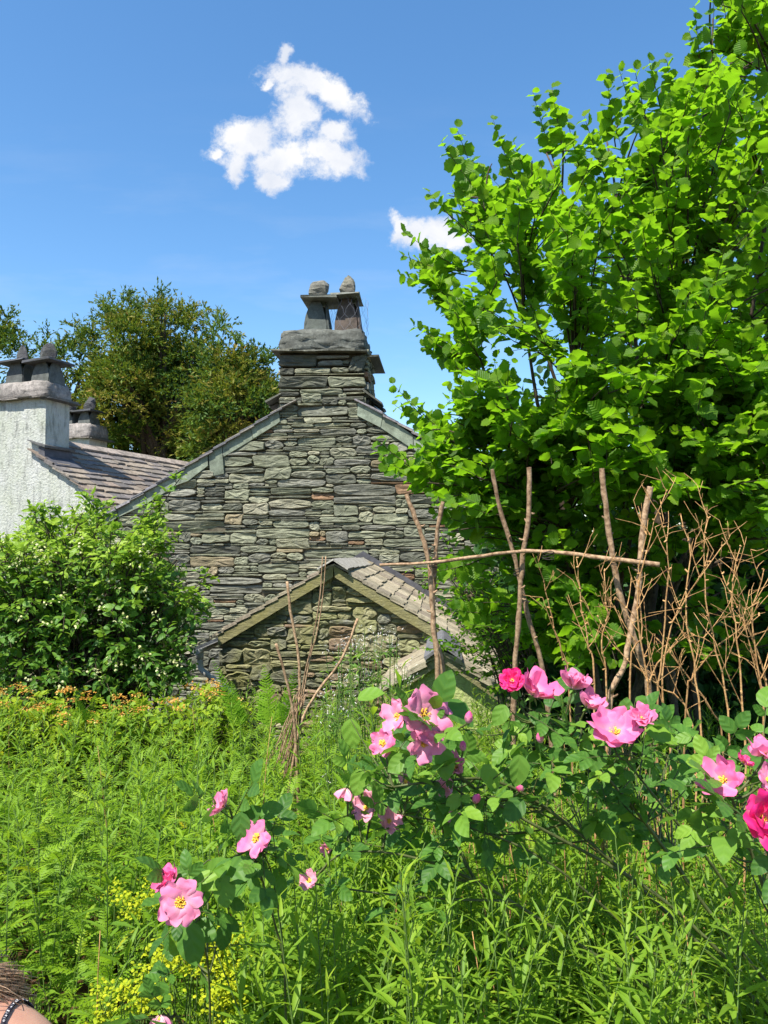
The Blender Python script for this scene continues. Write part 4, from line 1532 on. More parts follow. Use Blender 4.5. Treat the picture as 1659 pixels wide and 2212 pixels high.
yew('big round-topped yew with brown-tipped sprays between the two chimneys', 350, 650, 1110, 23, 165, 80000, 21, 3.0,
    [(240, 650, 1.6), (205, 700, 1.0), (180, 745, .8), (270, 640, .8), (345, 645, 1.2), (300, 660, 1), (395, 690, 1.0)])
yew('smaller yew with bronze sprays touching the left slope of the cottage roof', 510, 725, 1100, 20, 95, 34000, 22, 2.0,
    [(470, 700, 1.1), (515, 745, 1.2), (445, 745, .8), (560, 790, .8), (590, 850, .9)])
yew('yew with loose upright shoots behind the white cottage chimney', 130, 775, 1130, 23.5, 100, 26000, 23, 2.0,
    [(170, 705, .9), (100, 725, .8), (60, 730, .8), (130, 745, 1.0), (205, 760, .8)])
yew('yew cut off by the left edge of the picture behind the chimney pots', -80, 740, 1080, 22, 90, 14000, 24, 2.0, [(5, 680, 1.3), (20, 730, 1.1), (-20, 700, 1)])

yew('low dark yew growth just above the ridge of the white cottage roof', 260, 880, 1150, 24.5, 150, 30000, 25, 1.5)

# ------------------------------------------------------------------ flowering shrub on the left
SP = [(-60, 1160), (20, 1140), (70, 1105), (110, 1110), (110, 1150), (150, 1085), (165, 1060), (190, 1090), (230, 1100), (232, 1150), (260, 1160), (290, 1140),
      (305, 1110), (345, 1090), (350, 1130), (345, 1180), (385, 1200), (400, 1230), (400, 1280), (440, 1290), (440, 1330), (420, 1370), (430, 1430), (400, 1490),
      (-60, 1530)]
shb = np.array([-2.7, 7.0, gz(0, 7.0)])
sh = empty('flowering_shrub', tuple(shb))
tag(sh, 'big leafy shrub dotted with small cream flowers in front of the white cottage', 'shrub')
TB, LB = Batch(), Batch()
pts = sample_poly(SP, 560, 6.1, 7.7)
near = shb + rng.normal(0, .25, pts.shape) * [1, 1, 0]
m = near * .3 + pts * .7 + np.array([0, 0, .35])
br = bezier(near, m, pts, 9)
tubes(TB, br, np.linspace(.012, .004, 9)[None], 4, cap=False)
S, Dr = [], []
for f in (6, 7, 8, 8):
    S.append(br[:, f])
    Dr.append(norm(br[:, f] - br[:, f - 1]) * .7 + rng.normal(0, .5, pts.shape) + [0, -.15, .15])
S, Dr = np.concatenate(S), np.concatenate(Dr)
polyS = np.array(SP, float)
hi = np.clip((S[:, 2] - 1.2) / 1.2, -.15, .4)  # leaf tone rises with height, painting a sunlit top and shaded base
tips = shoots(LB, TB, S, Dr, rng.uniform(.18, .36, len(S)), 8, .085, .048, T_BROAD, droop=.5, bend=.38, opp=True, rad=.003, rnd0=hi * 1.3,
              keep=lambda p: in_poly(*project(p), polyS))
# the tall free shoots
fr = []
for (pp, D) in [([(300, 1200), (335, 1120), (370, 1060), (388, 1035)], 6.5), ([(225, 1150), (205, 1100), (172, 1062)], 6.6), ([(205, 1150), (225, 1110), (228, 1095)], 6.7),
                ([(375, 1310), (410, 1280), (450, 1240)], 6.2), ([(320, 1200), (350, 1170), (375, 1165)], 6.3), ([(80, 1160), (78, 1120), (75, 1105)], 6.5),
                ([(110, 1180), (112, 1130), (108, 1110)], 6.6), ([(350, 1320), (400, 1300), (440, 1315)], 6.3), ([(240, 1230), (238, 1170), (240, 1145)], 6.2), ([(300, 1160), (318, 1110), (345, 1092)], 6.5)]:
    c = smooth_path([P(u, v, D) for u, v in pp], 8)
    tubes(TB, [c], .004, 4)
    k = 22
    tt = rng.uniform(.1, 1, k)
    ps = np.array([c[int(x * 7)] for x in tt]) + rng.normal(0, .015, (k, 3))
    tan = norm(c[-1] - c[0])
    shoots(LB, TB, ps, tan * .8 + rng.normal(0, .5, (k, 3)), .10, 4, .08, .046, T_BROAD, droop=.3, opp=True, rad=.002, rnd0=np.full(k, .25))
    fr.append(c[-1])
TB.build('stems', M['bark'], sh, True)
LB.build('foliage', M['shrub'], sh)
FB = Batch()
sel = tips[keep_ := in_poly(*project(tips), polyS)]
sel = sel[np.argsort(sel[:, 1] + rng.normal(0, .25, len(sel)))][:420]
sel = sel[rng.random(len(sel)) < .26]
cl = np.repeat(sel, 8, 0) + rng.normal(0, .022, (len(sel) * 8, 3))
leaves(FB, T_DISC, cl, rng.normal(0, 1, cl.shape), np.array([0, -.5, 1]) + rng.normal(0, .5, cl.shape), .022, .022, 0, .1)
tag(FB.build('blossom', M['cream_bloom'], sh), kind='stuff')

# ------------------------------------------------------------------ meadow (nobody could count it)
def scatter(n, y0, y1, half=.60, power=1.0):
    """random points in the wedge of garden in front of the camera, uniform per area"""
    y = np.sqrt(rng.uniform(y0 ** 2, y1 ** 2, n)) if power == 1.0 else rng.uniform(y0, y1, n)
    x = rng.uniform(-half, half, n) * y
    return np.stack([x, y, gz(x, y)], 1)


def beside(n, y0=.8, y1=7.0):
    y = rng.uniform(y0, y1, n)
    x = np.where(rng.random(n) < .5, -1, 1) * (.58 * y + rng.uniform(.0, 2.2, n))
    ok = ~((x < -.35) & (x > -1.35) & (y < 2.0))
    x, y = x[ok], y[ok]
    return np.stack([x, y, gz(x, y)], 1)


def thin(b, p=.72):
    k = (b[:, 0] / b[:, 1] < -.24) & (b[:, 1] < 3.1) & (rng.random(len(b)) < p)
    return b[~k]


def leafy_stems(LB, TB, base, H, nleaf, L0, W0, tmpl=T_LANCE, rnd0=None, el0=.25, el1=1.1, rad=.0028, lean=.10, bend=.35, t0=.12, fold=.35):
    N = len(base)
    H = np.broadcast_to(H, (N,))
    ln = rng.normal(0, lean, (N, 2)) * H[:, None]
    t = np.linspace(t0, 1, nleaf)[None]
    ph = rng.random((N, 1)) * 6.28
    az = ph + np.arange(nleaf)[None] * 2.4 + rng.normal(0, .2, (N, nleaf))
    pos = np.stack([base[:, :1] + ln[:, :1] * t ** 2, base[:, 1:2] + ln[:, 1:] * t ** 2, base[:, 2:3] + H[:, None] * t], -1)
    el = el0 + (el1 - el0) * t ** 2 + rng.normal(0, .18, (N, nleaf))
    d = np.stack([np.cos(az) * np.cos(el), np.sin(az) * np.cos(el), np.sin(el)], -1)
    sz = np.clip(.7 + .5 * np.sin(t * 2.6) - .55 * t ** 4, .2, 1.2) * rng.uniform(.75, 1.2, (N, nleaf))
    r = rng.random((N, nleaf)) * .4 + rng.random((N, 1)) * .4 + .2 * t ** 3
    if rnd0 is not None:
        r = r + rnd0[:, None]
    pos, d = pos.reshape(-1, 3), d.reshape(-1, 3)
    up = np.array([0, 0, 1.0]) + rng.normal(0, .15, pos.shape)
    leaves(LB, tmpl, pos, d, up, (L0 * sz).ravel(), (W0 * sz).ravel(), rng.uniform(0, bend * 2, len(pos)), fold, np.clip(r.ravel(), 0, 1))
    tt = np.linspace(0, 1, 5)[None]
    path = np.stack([base[:, :1] + ln[:, :1] * tt ** 2, base[:, 1:2] + ln[:, 1:] * tt ** 2, base[:, 2:3] - .02 + H[:, None] * tt], -1)
    tubes(TB, path, np.linspace(rad, rad * .4, 5)[None], 4, cap=False)
    return path[:, -1]


def feather(LB, TB, pos, d, up, L, npair, lw, tmpl=T_DIA, rnd=None, arch=.35, shape=1.0):
    """pinnate leaves; pos,d,up (N,3); L (N,)"""
    N = len(pos)
    d = norm(d)
    s = norm(np.cross(d, up))
    nn = np.cross(s, d)
    t = (np.arange(npair) + 1) / (npair + .5)
    if rnd is None:
        rnd = rng.random(N)
    tt = t[None, :, None]
    rach = pos[:, None] + d[:, None] * L[:, None, None] * tt - nn[:, None] * (arch * L)[:, None, None] * tt ** 2
    tan = norm(d[:, None] - nn[:, None] * arch * 2 * tt)
    if shape == 1.0:
        pl_ = np.sin(np.clip(t * 1.15 + .25, 0, 3.1) * 2.1) * .9 + .12
    else:
        pl_ = (1 - t) ** .8 * 1.0 + .06
    pl_ = np.clip(pl_, .08, 1)
    for sg in (-1, 1):
        dd = norm(s[:, None] * sg * .9 + tan * .5 + rng.normal(0, .08, rach.shape))
        Ls = (L[:, None] * lw * pl_[None] * rng.uniform(.85, 1.1, (N, npair)))
        leaves(LB, tmpl, rach.reshape(-1, 3), dd.reshape(-1, 3), np.repeat(nn, npair, 0) + rng.normal(0, .1, (N * npair, 3)), Ls.ravel(),
               (Ls * .34).ravel() if shape == 1.0 else (Ls * .26).ravel(), .2, .2, np.repeat(rnd, npair))
    ts = np.linspace(0, 1, 4)[None, :, None]
    path = pos[:, None] + d[:, None] * L[:, None, None] * ts - nn[:, None] * (arch * L)[:, None, None] * ts ** 2
    tubes(TB, path, np.linspace(.0016, .0006, 4)[None], 3, rnd=rnd, cap=False)


# tall willow-leaved stems: everywhere, thicker to the right and in front
LB, TB = Batch(), Batch()
b = scatter(860, 2.0, 6.6)
b = b[(b[:, 0] / b[:, 1] > -.25) | (rng.random(len(b)) < .5)]
leafy_stems(LB, TB, b, rng.uniform(.62, .92, len(b)), 34, .085, .0125)
b = scatter(360, 1.55, 3.0, .52)
b = b[(b[:, 0] / b[:, 1] > -.12 - .12 * rng.random(len(b)))]
leafy_stems(LB, TB, b, rng.uniform(.45, .78, len(b)), 32, .10, .015)
b = beside(520)
leafy_stems(LB, TB, b, rng.uniform(.6, .9, len(b)), 30, .09, .015)
b = scatter(230, 1.5, 2.3, .55)
b = b[(b[:, 0] / b[:, 1] > -.16)]
leafy_stems(LB, TB, b, (1.65 - rng.uniform(.37, .52, len(b)) * b[:, 1]), 38, .085, .013)
b = scatter(110, 2.2, 6.3)
leafy_stems(LB, TB, b, rng.uniform(.8, 1.02, len(b)), 34, .085, .013)
tag(LB.build('willow_leaf_plants', M['willow']), 'mass of tall stems with narrow willow-like leaves across the garden', 'plants', kind='stuff')
tag(TB.build('green_stalks', M['stem'], smooth=True), 'thin green stalks of the meadow plants', 'plants', kind='stuff')
print('willow', LB.n)

# feathery tansy: left and centre
LB, TB = Batch(), Batch()
b = scatter(430, 2.3, 6.0)
b = b[(b[:, 0] / b[:, 1] < .05 + .2 * rng.random(len(b)))]
b2 = scatter(110, 1.8, 3.0, .5)
b2 = b2[(b2[:, 0] / b2[:, 1] < .0 + .25 * rng.random(len(b2)))]
b = thin(np.concatenate([b, b2]), .6)
N = len(b)
K = 14
H = rng.uniform(.45, .80, N) * np.where(b[:, 1] < 2.6, .75, 1)
t = np.linspace(.25, 1, K)[None]
ln = rng.normal(0, .1, (N, 2)) * H[:, None]
pos = np.stack([b[:, :1] + ln[:, :1] * t, b[:, 1:2] + ln[:, 1:] * t, b[:, 2:3] + H[:, None] * t], -1).reshape(-1, 3)
az = (rng.random((N, 1)) * 6.28 + np.arange(K)[None] * 2.4).ravel()
el = (.25 + .9 * t ** 2 + rng.normal(0, .15, (N, K))).ravel()
d = np.stack([np.cos(az) * np.cos(el), np.sin(az) * np.cos(el), np.sin(el)], -1)
Lf = (rng.uniform(.09, .16, (N, K)) * (1.1 - .5 * t ** 3)).ravel()
tone = np.clip((rng.random((N, 1)) * .5 + rng.random((N, K)) * .35 + (rng.random((N, K)) < .02) * .5 + .1 * t).ravel(), 0, 1)
nearp = pos[:, 1] < 3.2
for msk, npair, tm in ((nearp, 10, T_TOOTH), (~nearp, 8, T_DIA)):
    feather(LB, TB, pos[msk], d[msk], np.array([0, 0, 1.0]) + rng.normal(0, .15, (msk.sum(), 3)), Lf[msk], npair, .29, tm, tone[msk])
tt = np.linspace(0, 1, 4)[None]
path = np.stack([b[:, :1] + ln[:, :1] * tt, b[:, 1:2] + ln[:, 1:] * tt, b[:, 2:3] - .02 + H[:, None] * tt], -1)
tubes(TB, path, np.linspace(.0035, .0012, 4)[None], 4, cap=False)
tag(LB.build('feathery_plants', M['tansy']), 'mass of fresh green feathery tansy leaves on the left of the garden', 'plants', kind='stuff')
tag(TB.build('feathery_stalks', M['stem'], smooth=True), 'thin stalks of the feathery plants', 'plants', kind='stuff')
print('tansy', LB.n)

# low broad-leaved growth and grass
LB, TB = Batch(), Batch()
b = np.concatenate([thin(scatter(1500, 1.4, 6.8)), beside(900)])
leafy_stems(LB, TB, b, rng.uniform(.12, .42, len(b)), 11, .055, .036, T_BROAD, lean=.3, el1=.5)
b = scatter(300, 1.6, 3.6, .52)
b = b[b[:, 0] > -.05]
leafy_stems(LB, TB, b, rng.uniform(.35, .62, len(b)), 14, .06, .038, T_BROAD, lean=.15, el1=.5)
tag(LB.build('ground_cover', M['low']), 'low broad-leaved growth between the taller stems', 'ground cover', kind='stuff')
tag(TB.build('ground_cover_stalks', M['stem']), 'short stalks of the low growth', 'ground cover', kind='stuff')
LB = Batch()
b = np.concatenate([thin(scatter(5200, 1.4, 6.8)), beside(3500)])
d = np.stack([rng.normal(0, .35, len(b)), rng.normal(0, .35, len(b)), np.ones(len(b))], 1)
leaves(LB, T_LANCE, b, d, rng.normal(0, 1, b.shape) + [0, 0, .2], rng.uniform(.18, .5, len(b)), rng.uniform(.004, .009, len(b)), rng.uniform(.1, .5, len(b)), .3)
tag(LB.build('grass', M['grass']), 'thin grass blades among the meadow plants', 'grass', kind='stuff')
# dry tan stalks left from last year
TB = Batch()
b = np.concatenate([scatter(150, 2.0, 6.0), scatter(120, 1.9, 3.4, .52)])
b = b[(b[:, 0] / b[:, 1] > .12) | (rng.random(len(b)) < .08)]
N = len(b)
top = b + np.stack([rng.normal(0, .10, N), rng.normal(0, .10, N), rng.uniform(.5, .95, N)], 1)
tubes(TB, bezier(b, (b + top) / 2 + rng.normal(0, .03, b.shape), top, 7), np.linspace(.0028, .0010, 7)[None], 4)
tag(TB.build('dry_stalks', M['twig']), 'dry tan stalks standing among the green plants', 'stalks', kind='stuff')
# brown leaf litter
LB = Batch()
b = scatter(5200, 1.3, 5.0)
b[:, 2] += rng.uniform(.005, .03, len(b))
leaves(LB, T_BROAD, b, rng.normal(0, 1, b.shape) * [1, 1, .3], rng.normal(0, .4, b.shape) + [0, 0, 1], rng.uniform(.02, .05, len(b)), rng.uniform(.012, .03, len(b)), .3, .3)
tag(LB.build('leaf_litter', leaf_mat('dry leaf', [(0, (.10, .04, .02)), (1, (.32, .17, .09))], (.3, .15, .05), .15, .8)),
    'dry brown fallen leaves on the soil', 'leaf litter', kind='stuff')

# ------------------------------------------------------------------ orange-flowered bushes at the back of the bed
def orange_bush(u, v, D, wpx, hpx, label, n, tone):
    top = P(u, v, D)
    base = np.array([top[0], D, float(gz(0, D))])
    root = empty('orange_flowered_bush', tuple(base))
    tag(root, label, 'bush', 'orange-flowered bushes along the back of the bed')
    LB, TB, FB = Batch(), Batch(), Batch()
    a = wpx / 2 / F * D
    e = base + np.stack([rng.uniform(-a, a, n), rng.uniform(-.35, .35, n), np.zeros(n)], 1)
    e[:, 2] = top[2] - rng.random(n) ** 1.5 * hpx / F * D - .12 * ((e[:, 0] - base[0]) / a) ** 2
    st = base + rng.normal(0, .1, (n, 3)) * [1, 1, 0]
    br = bezier(st, st * .4 + e * .6 + [0, 0, .1], e, 6)
    tubes(TB, br, np.linspace(.006, .002, 6)[None], 4, cap=False)
    for f in (3, 4, 5):
        shoots(LB, TB, br[:, f], rng.normal(0, .6, (n, 3)) + [0, -.2, .35], .12, 6, .07, .038, T_BROAD, opp=True, rnd0=np.full(n, tone), rad=.002)
    sel = e[e[:, 2] > top[2] - .16]
    sel = sel[rng.random(len(sel)) < (.62 if n > 50 else .4)] + np.array([0, -.02, .035])
    k = 26
    for s_ in sel:
        FB = Batch()
        q = np.repeat(s_[None], k, 0)
        an = rng.random(len(q)) * 6.28
        rr = np.sqrt(rng.random(len(q))) * .055
        q = q + np.stack([rr * np.cos(an), rr * np.sin(an), .05 - rr * .3 + rng.normal(0, .006, len(q))], 1)
        leaves(FB, T_DISC, q, rng.normal(0, 1, q.shape) * [1, 1, .3], np.array([0, 0, 1]) + rng.normal(0, .4, q.shape), .014, .014, 0, .1)
        FB.build('flower_head', M['orange_bloom'], root)
    TB.build('stems', M['bark'], root, True)
    LB.build('foliage', M['orange_leaf'], root)


orange_bush(20, 1508, 5.7, 150, 90, 'yellow-green bush with orange flower heads cut off by the left edge', 60, .45)
orange_bush(130, 1522, 5.6, 150, 80, 'yellow-green bush with orange heads below the left half of the cream-flowered shrub', 55, .3)
orange_bush(255, 1530, 5.5, 110, 60, 'low green bush with few orange heads, the third from the left edge', 34, .05)
orange_bush(335, 1520, 5.6, 110, 60, 'green bush with small orange heads beside the tall willow-leaved stem', 36, .1)
orange_bush(440, 1500, 5.6, 150, 70, 'bush with the densest pale orange heads, left of the ferns and below the downpipe', 60, .2)

# ------------------------------------------------------------------ ferns
def fern(label, base_uv, D, fronds):
    b = P(base_uv[0], base_uv[1], D)
    root = empty('fern', (b[0], b[1], float(gz(0, D))))
    tag(root, label, 'fern', 'ferns at the back of the bed')
    for (u, v, wpx, facing) in fronds:
        LB, TB = Batch(), Batch()
        tip = P(u, v, D + rng.uniform(-.1, .1))
        L = np.linalg.norm(tip - b)
        d = norm((tip - b)[None])
        feather(LB, TB, b[None], d, np.array([[facing, -1.0, .25]]), np.array([L]), 24, wpx / F * D / L * .5, T_TOOTH, np.array([rng.random()]), arch=.06, shape=0)
        st = np.array([(b[0], b[1], float(gz(0, D))), b * [1, 1, .5] + [0, 0, 0], b])
        tubes(TB, [st], .004, 5)
        f = LB.build('frond', M['fern'], root)
        TB.build('stalk', M['stem'], f)


fern('bright green upright fern frond left of the bundled sticks', (585, 1570), 5.0, [(570, 1437, 78, .1), (545, 1480, 40, .6)])
fern('bright green fern leaning against the bundled sticks from the left', (612, 1570), 4.9, [(640, 1440, 66, .35), (600, 1500, 30, -.4)])
fern('arching fern below the grey downpipe', (520, 1570), 5.3, [(455, 1425, 62, -.3), (500, 1470, 50, .2), (475, 1450, 56, .2)])
fern('thin fern frond poking up in front of the dark base of the shrub', (185, 1560), 5.5, [(222, 1472, 26, .5), (60, 1490, 30, .2), (165, 1505, 36, .2)])

# ------------------------------------------------------------------ lime-yellow spurge
def spurge(label, u, v, D, rpx, n):
    c = P(u, v, D)
    base = np.array([c[0], c[1], float(gz(0, D))])
    root = empty('spurge_plant', tuple(base))
    tag(root, label, 'plant', 'lime-yellow spurge plants near the camera')
    LB, TB, FB = Batch(), Batch(), Batch()
    a = rpx / F * D
    e = c + rng.normal(0, .5, (n, 3)) * [a, a, a * .8]
    st = base + rng.normal(0, .05, (n, 3)) * [1, 1, 0]
    tubes(TB, bezier(st, st * .4 + e * .6 + [0, 0, .05], e, 5), np.linspace(.003, .0015, 5)[None], 4, cap=False)
    leafy = (st * .45 + e * .55)
    shoots(LB, TB, leafy, e - st + rng.normal(0, .1, e.shape), .1, 6, .035, .012, T_LANCE, rad=.0015)
    k = 34
    for e_i in e:
        FB = Batch()
        q = e_i + rng.normal(0, .5, (k, 3)) * [.035, .035, .024]
        leaves(FB, T_DISC, q, rng.normal(0, 1, q.shape) * [1, 1, .4], np.array([0, -.3, 1]) + rng.normal(0, .4, q.shape), .010, .011, 0, .1)
        FB.build('flower_head', M['spurge'], root)
    TB.build('stems', M['stem'], root, True)
    LB.build('foliage', M['tansy'], root)


spurge('lime-yellow spurge just below the lowest open pink rose', 400, 2050, 2.05, 55, 18)
spurge('lime-yellow spurge to the right of the one under the rose', 490, 2050, 2.1, 50, 14)
spurge('lime-yellow spurge at the bottom edge right of the bare shoulder', 290, 2150, 1.95, 55, 12)
spurge('lime-yellow spurge partly hidden by leaves behind the double rose', 300, 1935, 2.5, 55, 12)
spurge('lime-yellow spurge at the bottom edge between the rosebud and the fern leaves', 480, 2150, 2.0, 60, 12)

# single bushy herbs with white thread-like blossom in front of the shed
def white_herb(label, u, v, D):
    c = P(u, v, D)
    base = np.array([c[0], c[1], float(gz(0, D))])
    root = empty('white_flowered_herb', tuple(base))
    tag(root, label, 'plant', 'white-flowered herbs in front of the shed')
    LB, TB, FB = Batch(), Batch(), Batch()
    n = 12
    e = c + rng.normal(0, 1, (n, 3)) * [.06, .06, .09]
    st = base + rng.normal(0, .03, (n, 3)) * [1, 1, 0]
    br = bezier(st, st * .3 + e * .7, e, 8)
    tubes(TB, br, np.linspace(.004, .0015, 8)[None], 4, cap=False)
    for f in (4, 5, 6):
        shoots(LB, TB, br[:, f], rng.normal(0, .6, (n, 3)) + [0, 0, .3], .10, 5, .05, .012, T_LANCE, rad=.0015)
    q = np.repeat(e, 11, 0) + rng.normal(0, 1, (n * 11, 3)) * [.03, .03, .02]
    leaves(FB, T_DIA, q, rng.normal(0, 1, q.shape), rng.normal(0, 1, q.shape), .018, .004, 0, .1)
    TB.build('stems', M['stem'], root, True)
    LB.build('foliage', M['shrub'], root)
    FB.build('blossom', M['white_bloom'], root)


white_herb('pale bushy herb with white thread-like flowers under the leaning broken stick', 790, 1420, 4.3)
white_herb('pale herb with drooping white flowers between the sticks and the roses', 745, 1440, 4.4)
white_herb('white-flowered herb close to the outhouse roof', 850, 1420, 4.3)
white_herb('short white-flowered herb right of the bundled sticks', 715, 1530, 4.0)

# leafy shoots with long pointed leaves between the sticks and the roses
def long_leaf_shoot(label, u, v, D, n):
    c = P(u, v, D)
    base = np.array([c[0], c[1], float(gz(0, D))])
    root = empty('long_leaved_shoot', tuple(base))
    tag(root, label, 'plant', 'shoots with long pointed leaves')
    LB, TB = Batch(), Batch()
    leafy_stems(LB, TB, np.repeat(base[None], n, 0) + rng.normal(0, .02, (n, 3)) * [1, 1, 0], c[2] - base[2] - .04, 16, .15, .034, T_BROAD, rad=.005, t0=.45, bend=.3, lean=.05)
    TB.build('stem', M['stem'], root, True)
    LB.build('foliage', M['willow'], root)


long_leaf_shoot('shoot with long pointed light green leaves under the broken leaning stick', 822, 1432, 3.4, 1)
long_leaf_shoot('shoot with broad drooping dark leaves left of the largest pale pink rose', 845, 1490, 2.7, 1)
long_leaf_shoot('shoot with long pointed leaves above the small open rose left of the cluster', 770, 1560, 2.6, 2)

# ------------------------------------------------------------------ pole trellis
def pole(pts, D, r0, r1, extend=True, n=30, knob=.12):
    w_ = [P(u, v, D if np.isscalar(D) else D[i]) for i, (u, v) in enumerate(pts)]
    if extend:
        l = w_[-1]
        dirn = norm(w_[-1] - w_[-2])
        dirn = norm(dirn * .5 + np.array([0, 0, -.9]))
        k = (l[2] - float(gz(0, l[1])) + .1) / -dirn[2]
        w_ += [l + dirn * k * .5, l + dirn * k]
    c = smooth_path(w_, n)
    c[1:-1] += rng.normal(0, r0 * .15, (n - 2, 3))
    rad = np.linspace(r0, r1, n) * (1 + rng.uniform(-knob, knob, n))
    return c, rad


tr_root = empty('pole_trellis', (float(P(1120, 1300, 3.3)[0]), 3.3, float(gz(0, 3.3))))
tag(tr_root, 'rustic trellis of three pairs of crossed bark poles tied to one horizontal pole', 'trellis')
for pts, D, r0, r1 in [
        ([(878, 1068), (905, 1140), (926, 1210), (932, 1290), (938, 1370), (945, 1450)], 3.20, .014, .017),
        ([(957, 1084), (944, 1150), (941, 1215), (935, 1300), (940, 1380), (957, 1450)], 3.26, .013, .018),
        ([(1063, 1014), (1080, 1100), (1108, 1190), (1122, 1250), (1142, 1340), (1178, 1480)], 3.34, .013, .016),
        ([(1143, 1010), (1143, 1110), (1131, 1190), (1125, 1260), (1120, 1350), (1112, 1450)], 3.28, .015, .017),
        ([(1300, 1012), (1306, 1080), (1322, 1190), (1338, 1280), (1360, 1350), (1390, 1440), (1402, 1500)], 3.12, .016, .020),
        ([(1405, 1052), (1392, 1120), (1383, 1200), (1380, 1270), (1366, 1350), (1350, 1430), (1324, 1488), (1318, 1530)], 3.04, .017, .016)]:
    B = Batch()
    c, rad = pole(pts, D, r0 * .68, r1 * .70)
    # cut end
    c = np.vstack([c[:1] + (c[0] - c[1]) * .02, c])
    rad = np.concatenate([[rad[0] * .98], rad])
    tubes(B, [c[::-1]], rad[::-1][None], 10)
    # little side knots
    for _ in range(6):
        k = rng.integers(3, 24)
        dd = norm(rng.normal(0, 1, 3) * [1, 1, .3])
        tubes(B, [np.array([c[k], c[k] + dd * r0 * 1.2, c[k] + dd * r0 * 1.9 + [0, 0, .006]])], np.array([[.006, .005, .003]]), 5)
    B.build('pole', M['pole'], tr_root, True)
B = Batch()
c, rad = pole([(820, 1221), (950, 1214), (1110, 1192), (1200, 1193), (1330, 1209), (1425, 1220)], [3.16, 3.16, 3.24, 3.2, 3.05, 3.0], .006, .010, False)
tubes(B, [c], rad[None], 9)
B.build('crossbar', M['pole'], tr_root, True)
TWINE = plain_mat('dark twine', (.03, .025, .02), .9)
for (u, v, D) in [(938, 1216, 3.2), (1122, 1236, 3.31), (1184, 1200, 3.2), (1328, 1211, 3.08), (1382, 1216, 3.05)]:
    p = P(u, v, D)
    B = Batch()
    for k in range(4):
        a = np.linspace(0, 6.6, 14)
        ring = np.stack([p[0] + .024 * np.cos(a), p[1] + .032 * np.sin(a), p[2] + (k - 1.5) * .006 + .008 * np.sin(a + k)], 1)
        tubes(B, [ring], .0018, 4)
    B.build('tie', TWINE, tr_root, True)

# bundled sticks at the left
tp_root = empty('stick_tripod', (float(P(640, 1560, 4.2)[0]), 4.2, float(gz(0, 4.2))))
tag(tp_root, 'loose bundle of bare sticks standing in the plants in front of the shed', 'plant support')
for pts, D, r0, r1 in [([(620, 1256), (630, 1330), (645, 1420), (648, 1490), (641, 1560)], 4.15, .011, .011),
                       ([(697, 1202), (690, 1300), (672, 1400), (660, 1450), (643, 1570)], 4.3, .005, .008),
                       ([(704, 1202), (697, 1290), (684, 1370), (668, 1430), (646, 1570)], 4.25, .004, .007),
                       ([(773, 1336), (755, 1385), (728, 1440), (682, 1500), (645, 1580)], 4.1, .010, .010),
                       ([(596, 1390), (614, 1450), (630, 1520), (638, 1590)], 4.05, .010, .012)]:
    B = Batch()
    c, rad = pole(pts, D, r0 * .72, r1 * .75, n=22)
    tubes(B, [c[::-1]], rad[::-1][None], 8)
    B.build('stick', M['pole'], tp_root, True)
B = Batch()
c0 = P(648, 1500, 4.15)
c1 = P(612, 1660, 4.15)
n = 26
s0 = c0 + rng.normal(0, .018, (n, 3))
s1 = c1 + rng.normal(0, .045, (n, 3))
tubes(B, bezier(s1, (s0 + s1) / 2 + rng.normal(0, .015, (n, 3)), s0, 5), .0025, 4)
B.build('twig_bundle', M['pole'], tp_root, True)

# ------------------------------------------------------------------ dead shrubs with golden twigs
def dead_shrub(label, stems, D):
    bu, bv = stems[0][-1]
    b = P(bu, bv, D)
    root_z = float(gz(0, D))
    B = Batch()
    more = []
    for pts in stems:
        more.append((pts, 1.0))
        for q in range(0):
            o1, o2 = rng.normal(0, 16), rng.normal(0, 26)
            a_, z_ = pts[0], pts[-1]
            more.append(([(a_[0] + o1, a_[1] + rng.uniform(20, 150)), ((a_[0] + z_[0]) / 2 + (o1 + o2) / 2 + rng.normal(0, 8), (a_[1] + z_[1]) / 2 + 40), (z_[0] + o2, z_[1] + 20)], .62))
    for pts, thin in more:
        dd = D + rng.uniform(-.12, .12)
        w_ = [P(u, v, dd) for u, v in pts]
        w_.append(np.array([w_[-1][0] + rng.normal(0, .02), w_[-1][1], root_z]))
        c = smooth_path(w_[::-1], 16)
        c[1:-1] += rng.normal(0, .0025, (14, 3))
        L = np.linalg.norm(c[-1] - c[0])
        tubes(B, [c], np.linspace(.0044, .0014, 16)[None] * thin, 6)
        sgn = 1
        tan = norm(c[-1] - c[0])
        for k in range(5, 16):
            if rng.random() < (.58 if thin == 1 else .75):
                continue
            sgn = -sgn
            ln_ = rng.uniform(.10, .34) * (1.15 - k / 20)
            dd_ = norm(tan * rng.uniform(.7, 1.1) + np.array([sgn * rng.uniform(.3, .75), rng.normal(0, .4), .35]))
            e = c[k] + dd_ * ln_
            mm = (c[k] + e) / 2 + np.array([sgn * .006, 0, -.005])
            tw = bezier(c[k][None], mm[None], e[None], 6)
            tubes(B, tw, np.linspace(.0020, .0008, 6)[None], 5)
            for j in (2, 3, 4, 5):
                if rng.random() < .6:
                    e2 = tw[0, j] + norm(dd_ + rng.normal(0, .7, 3)) * rng.uniform(.02, .12)
                    tubes(B, [np.array([tw[0, j], (tw[0, j] + e2) / 2 + rng.normal(0, .003, 3), e2])], np.array([[.0013, .0010, .0007]]), 4)
            # bud nodes
        for k in range(3, 16):
            q = c[k] + rng.normal(0, .004, 3)
            tubes(B, [np.array([c[k], q + norm(rng.normal(0, 1, 3)) * .008])], np.array([[.0040, .0025]]), 4)
    o = B.build('dead_shrub', M['twig'], None, True)
    tag(o, label, 'dead shrub', 'leafless golden shrubs under the hazel')


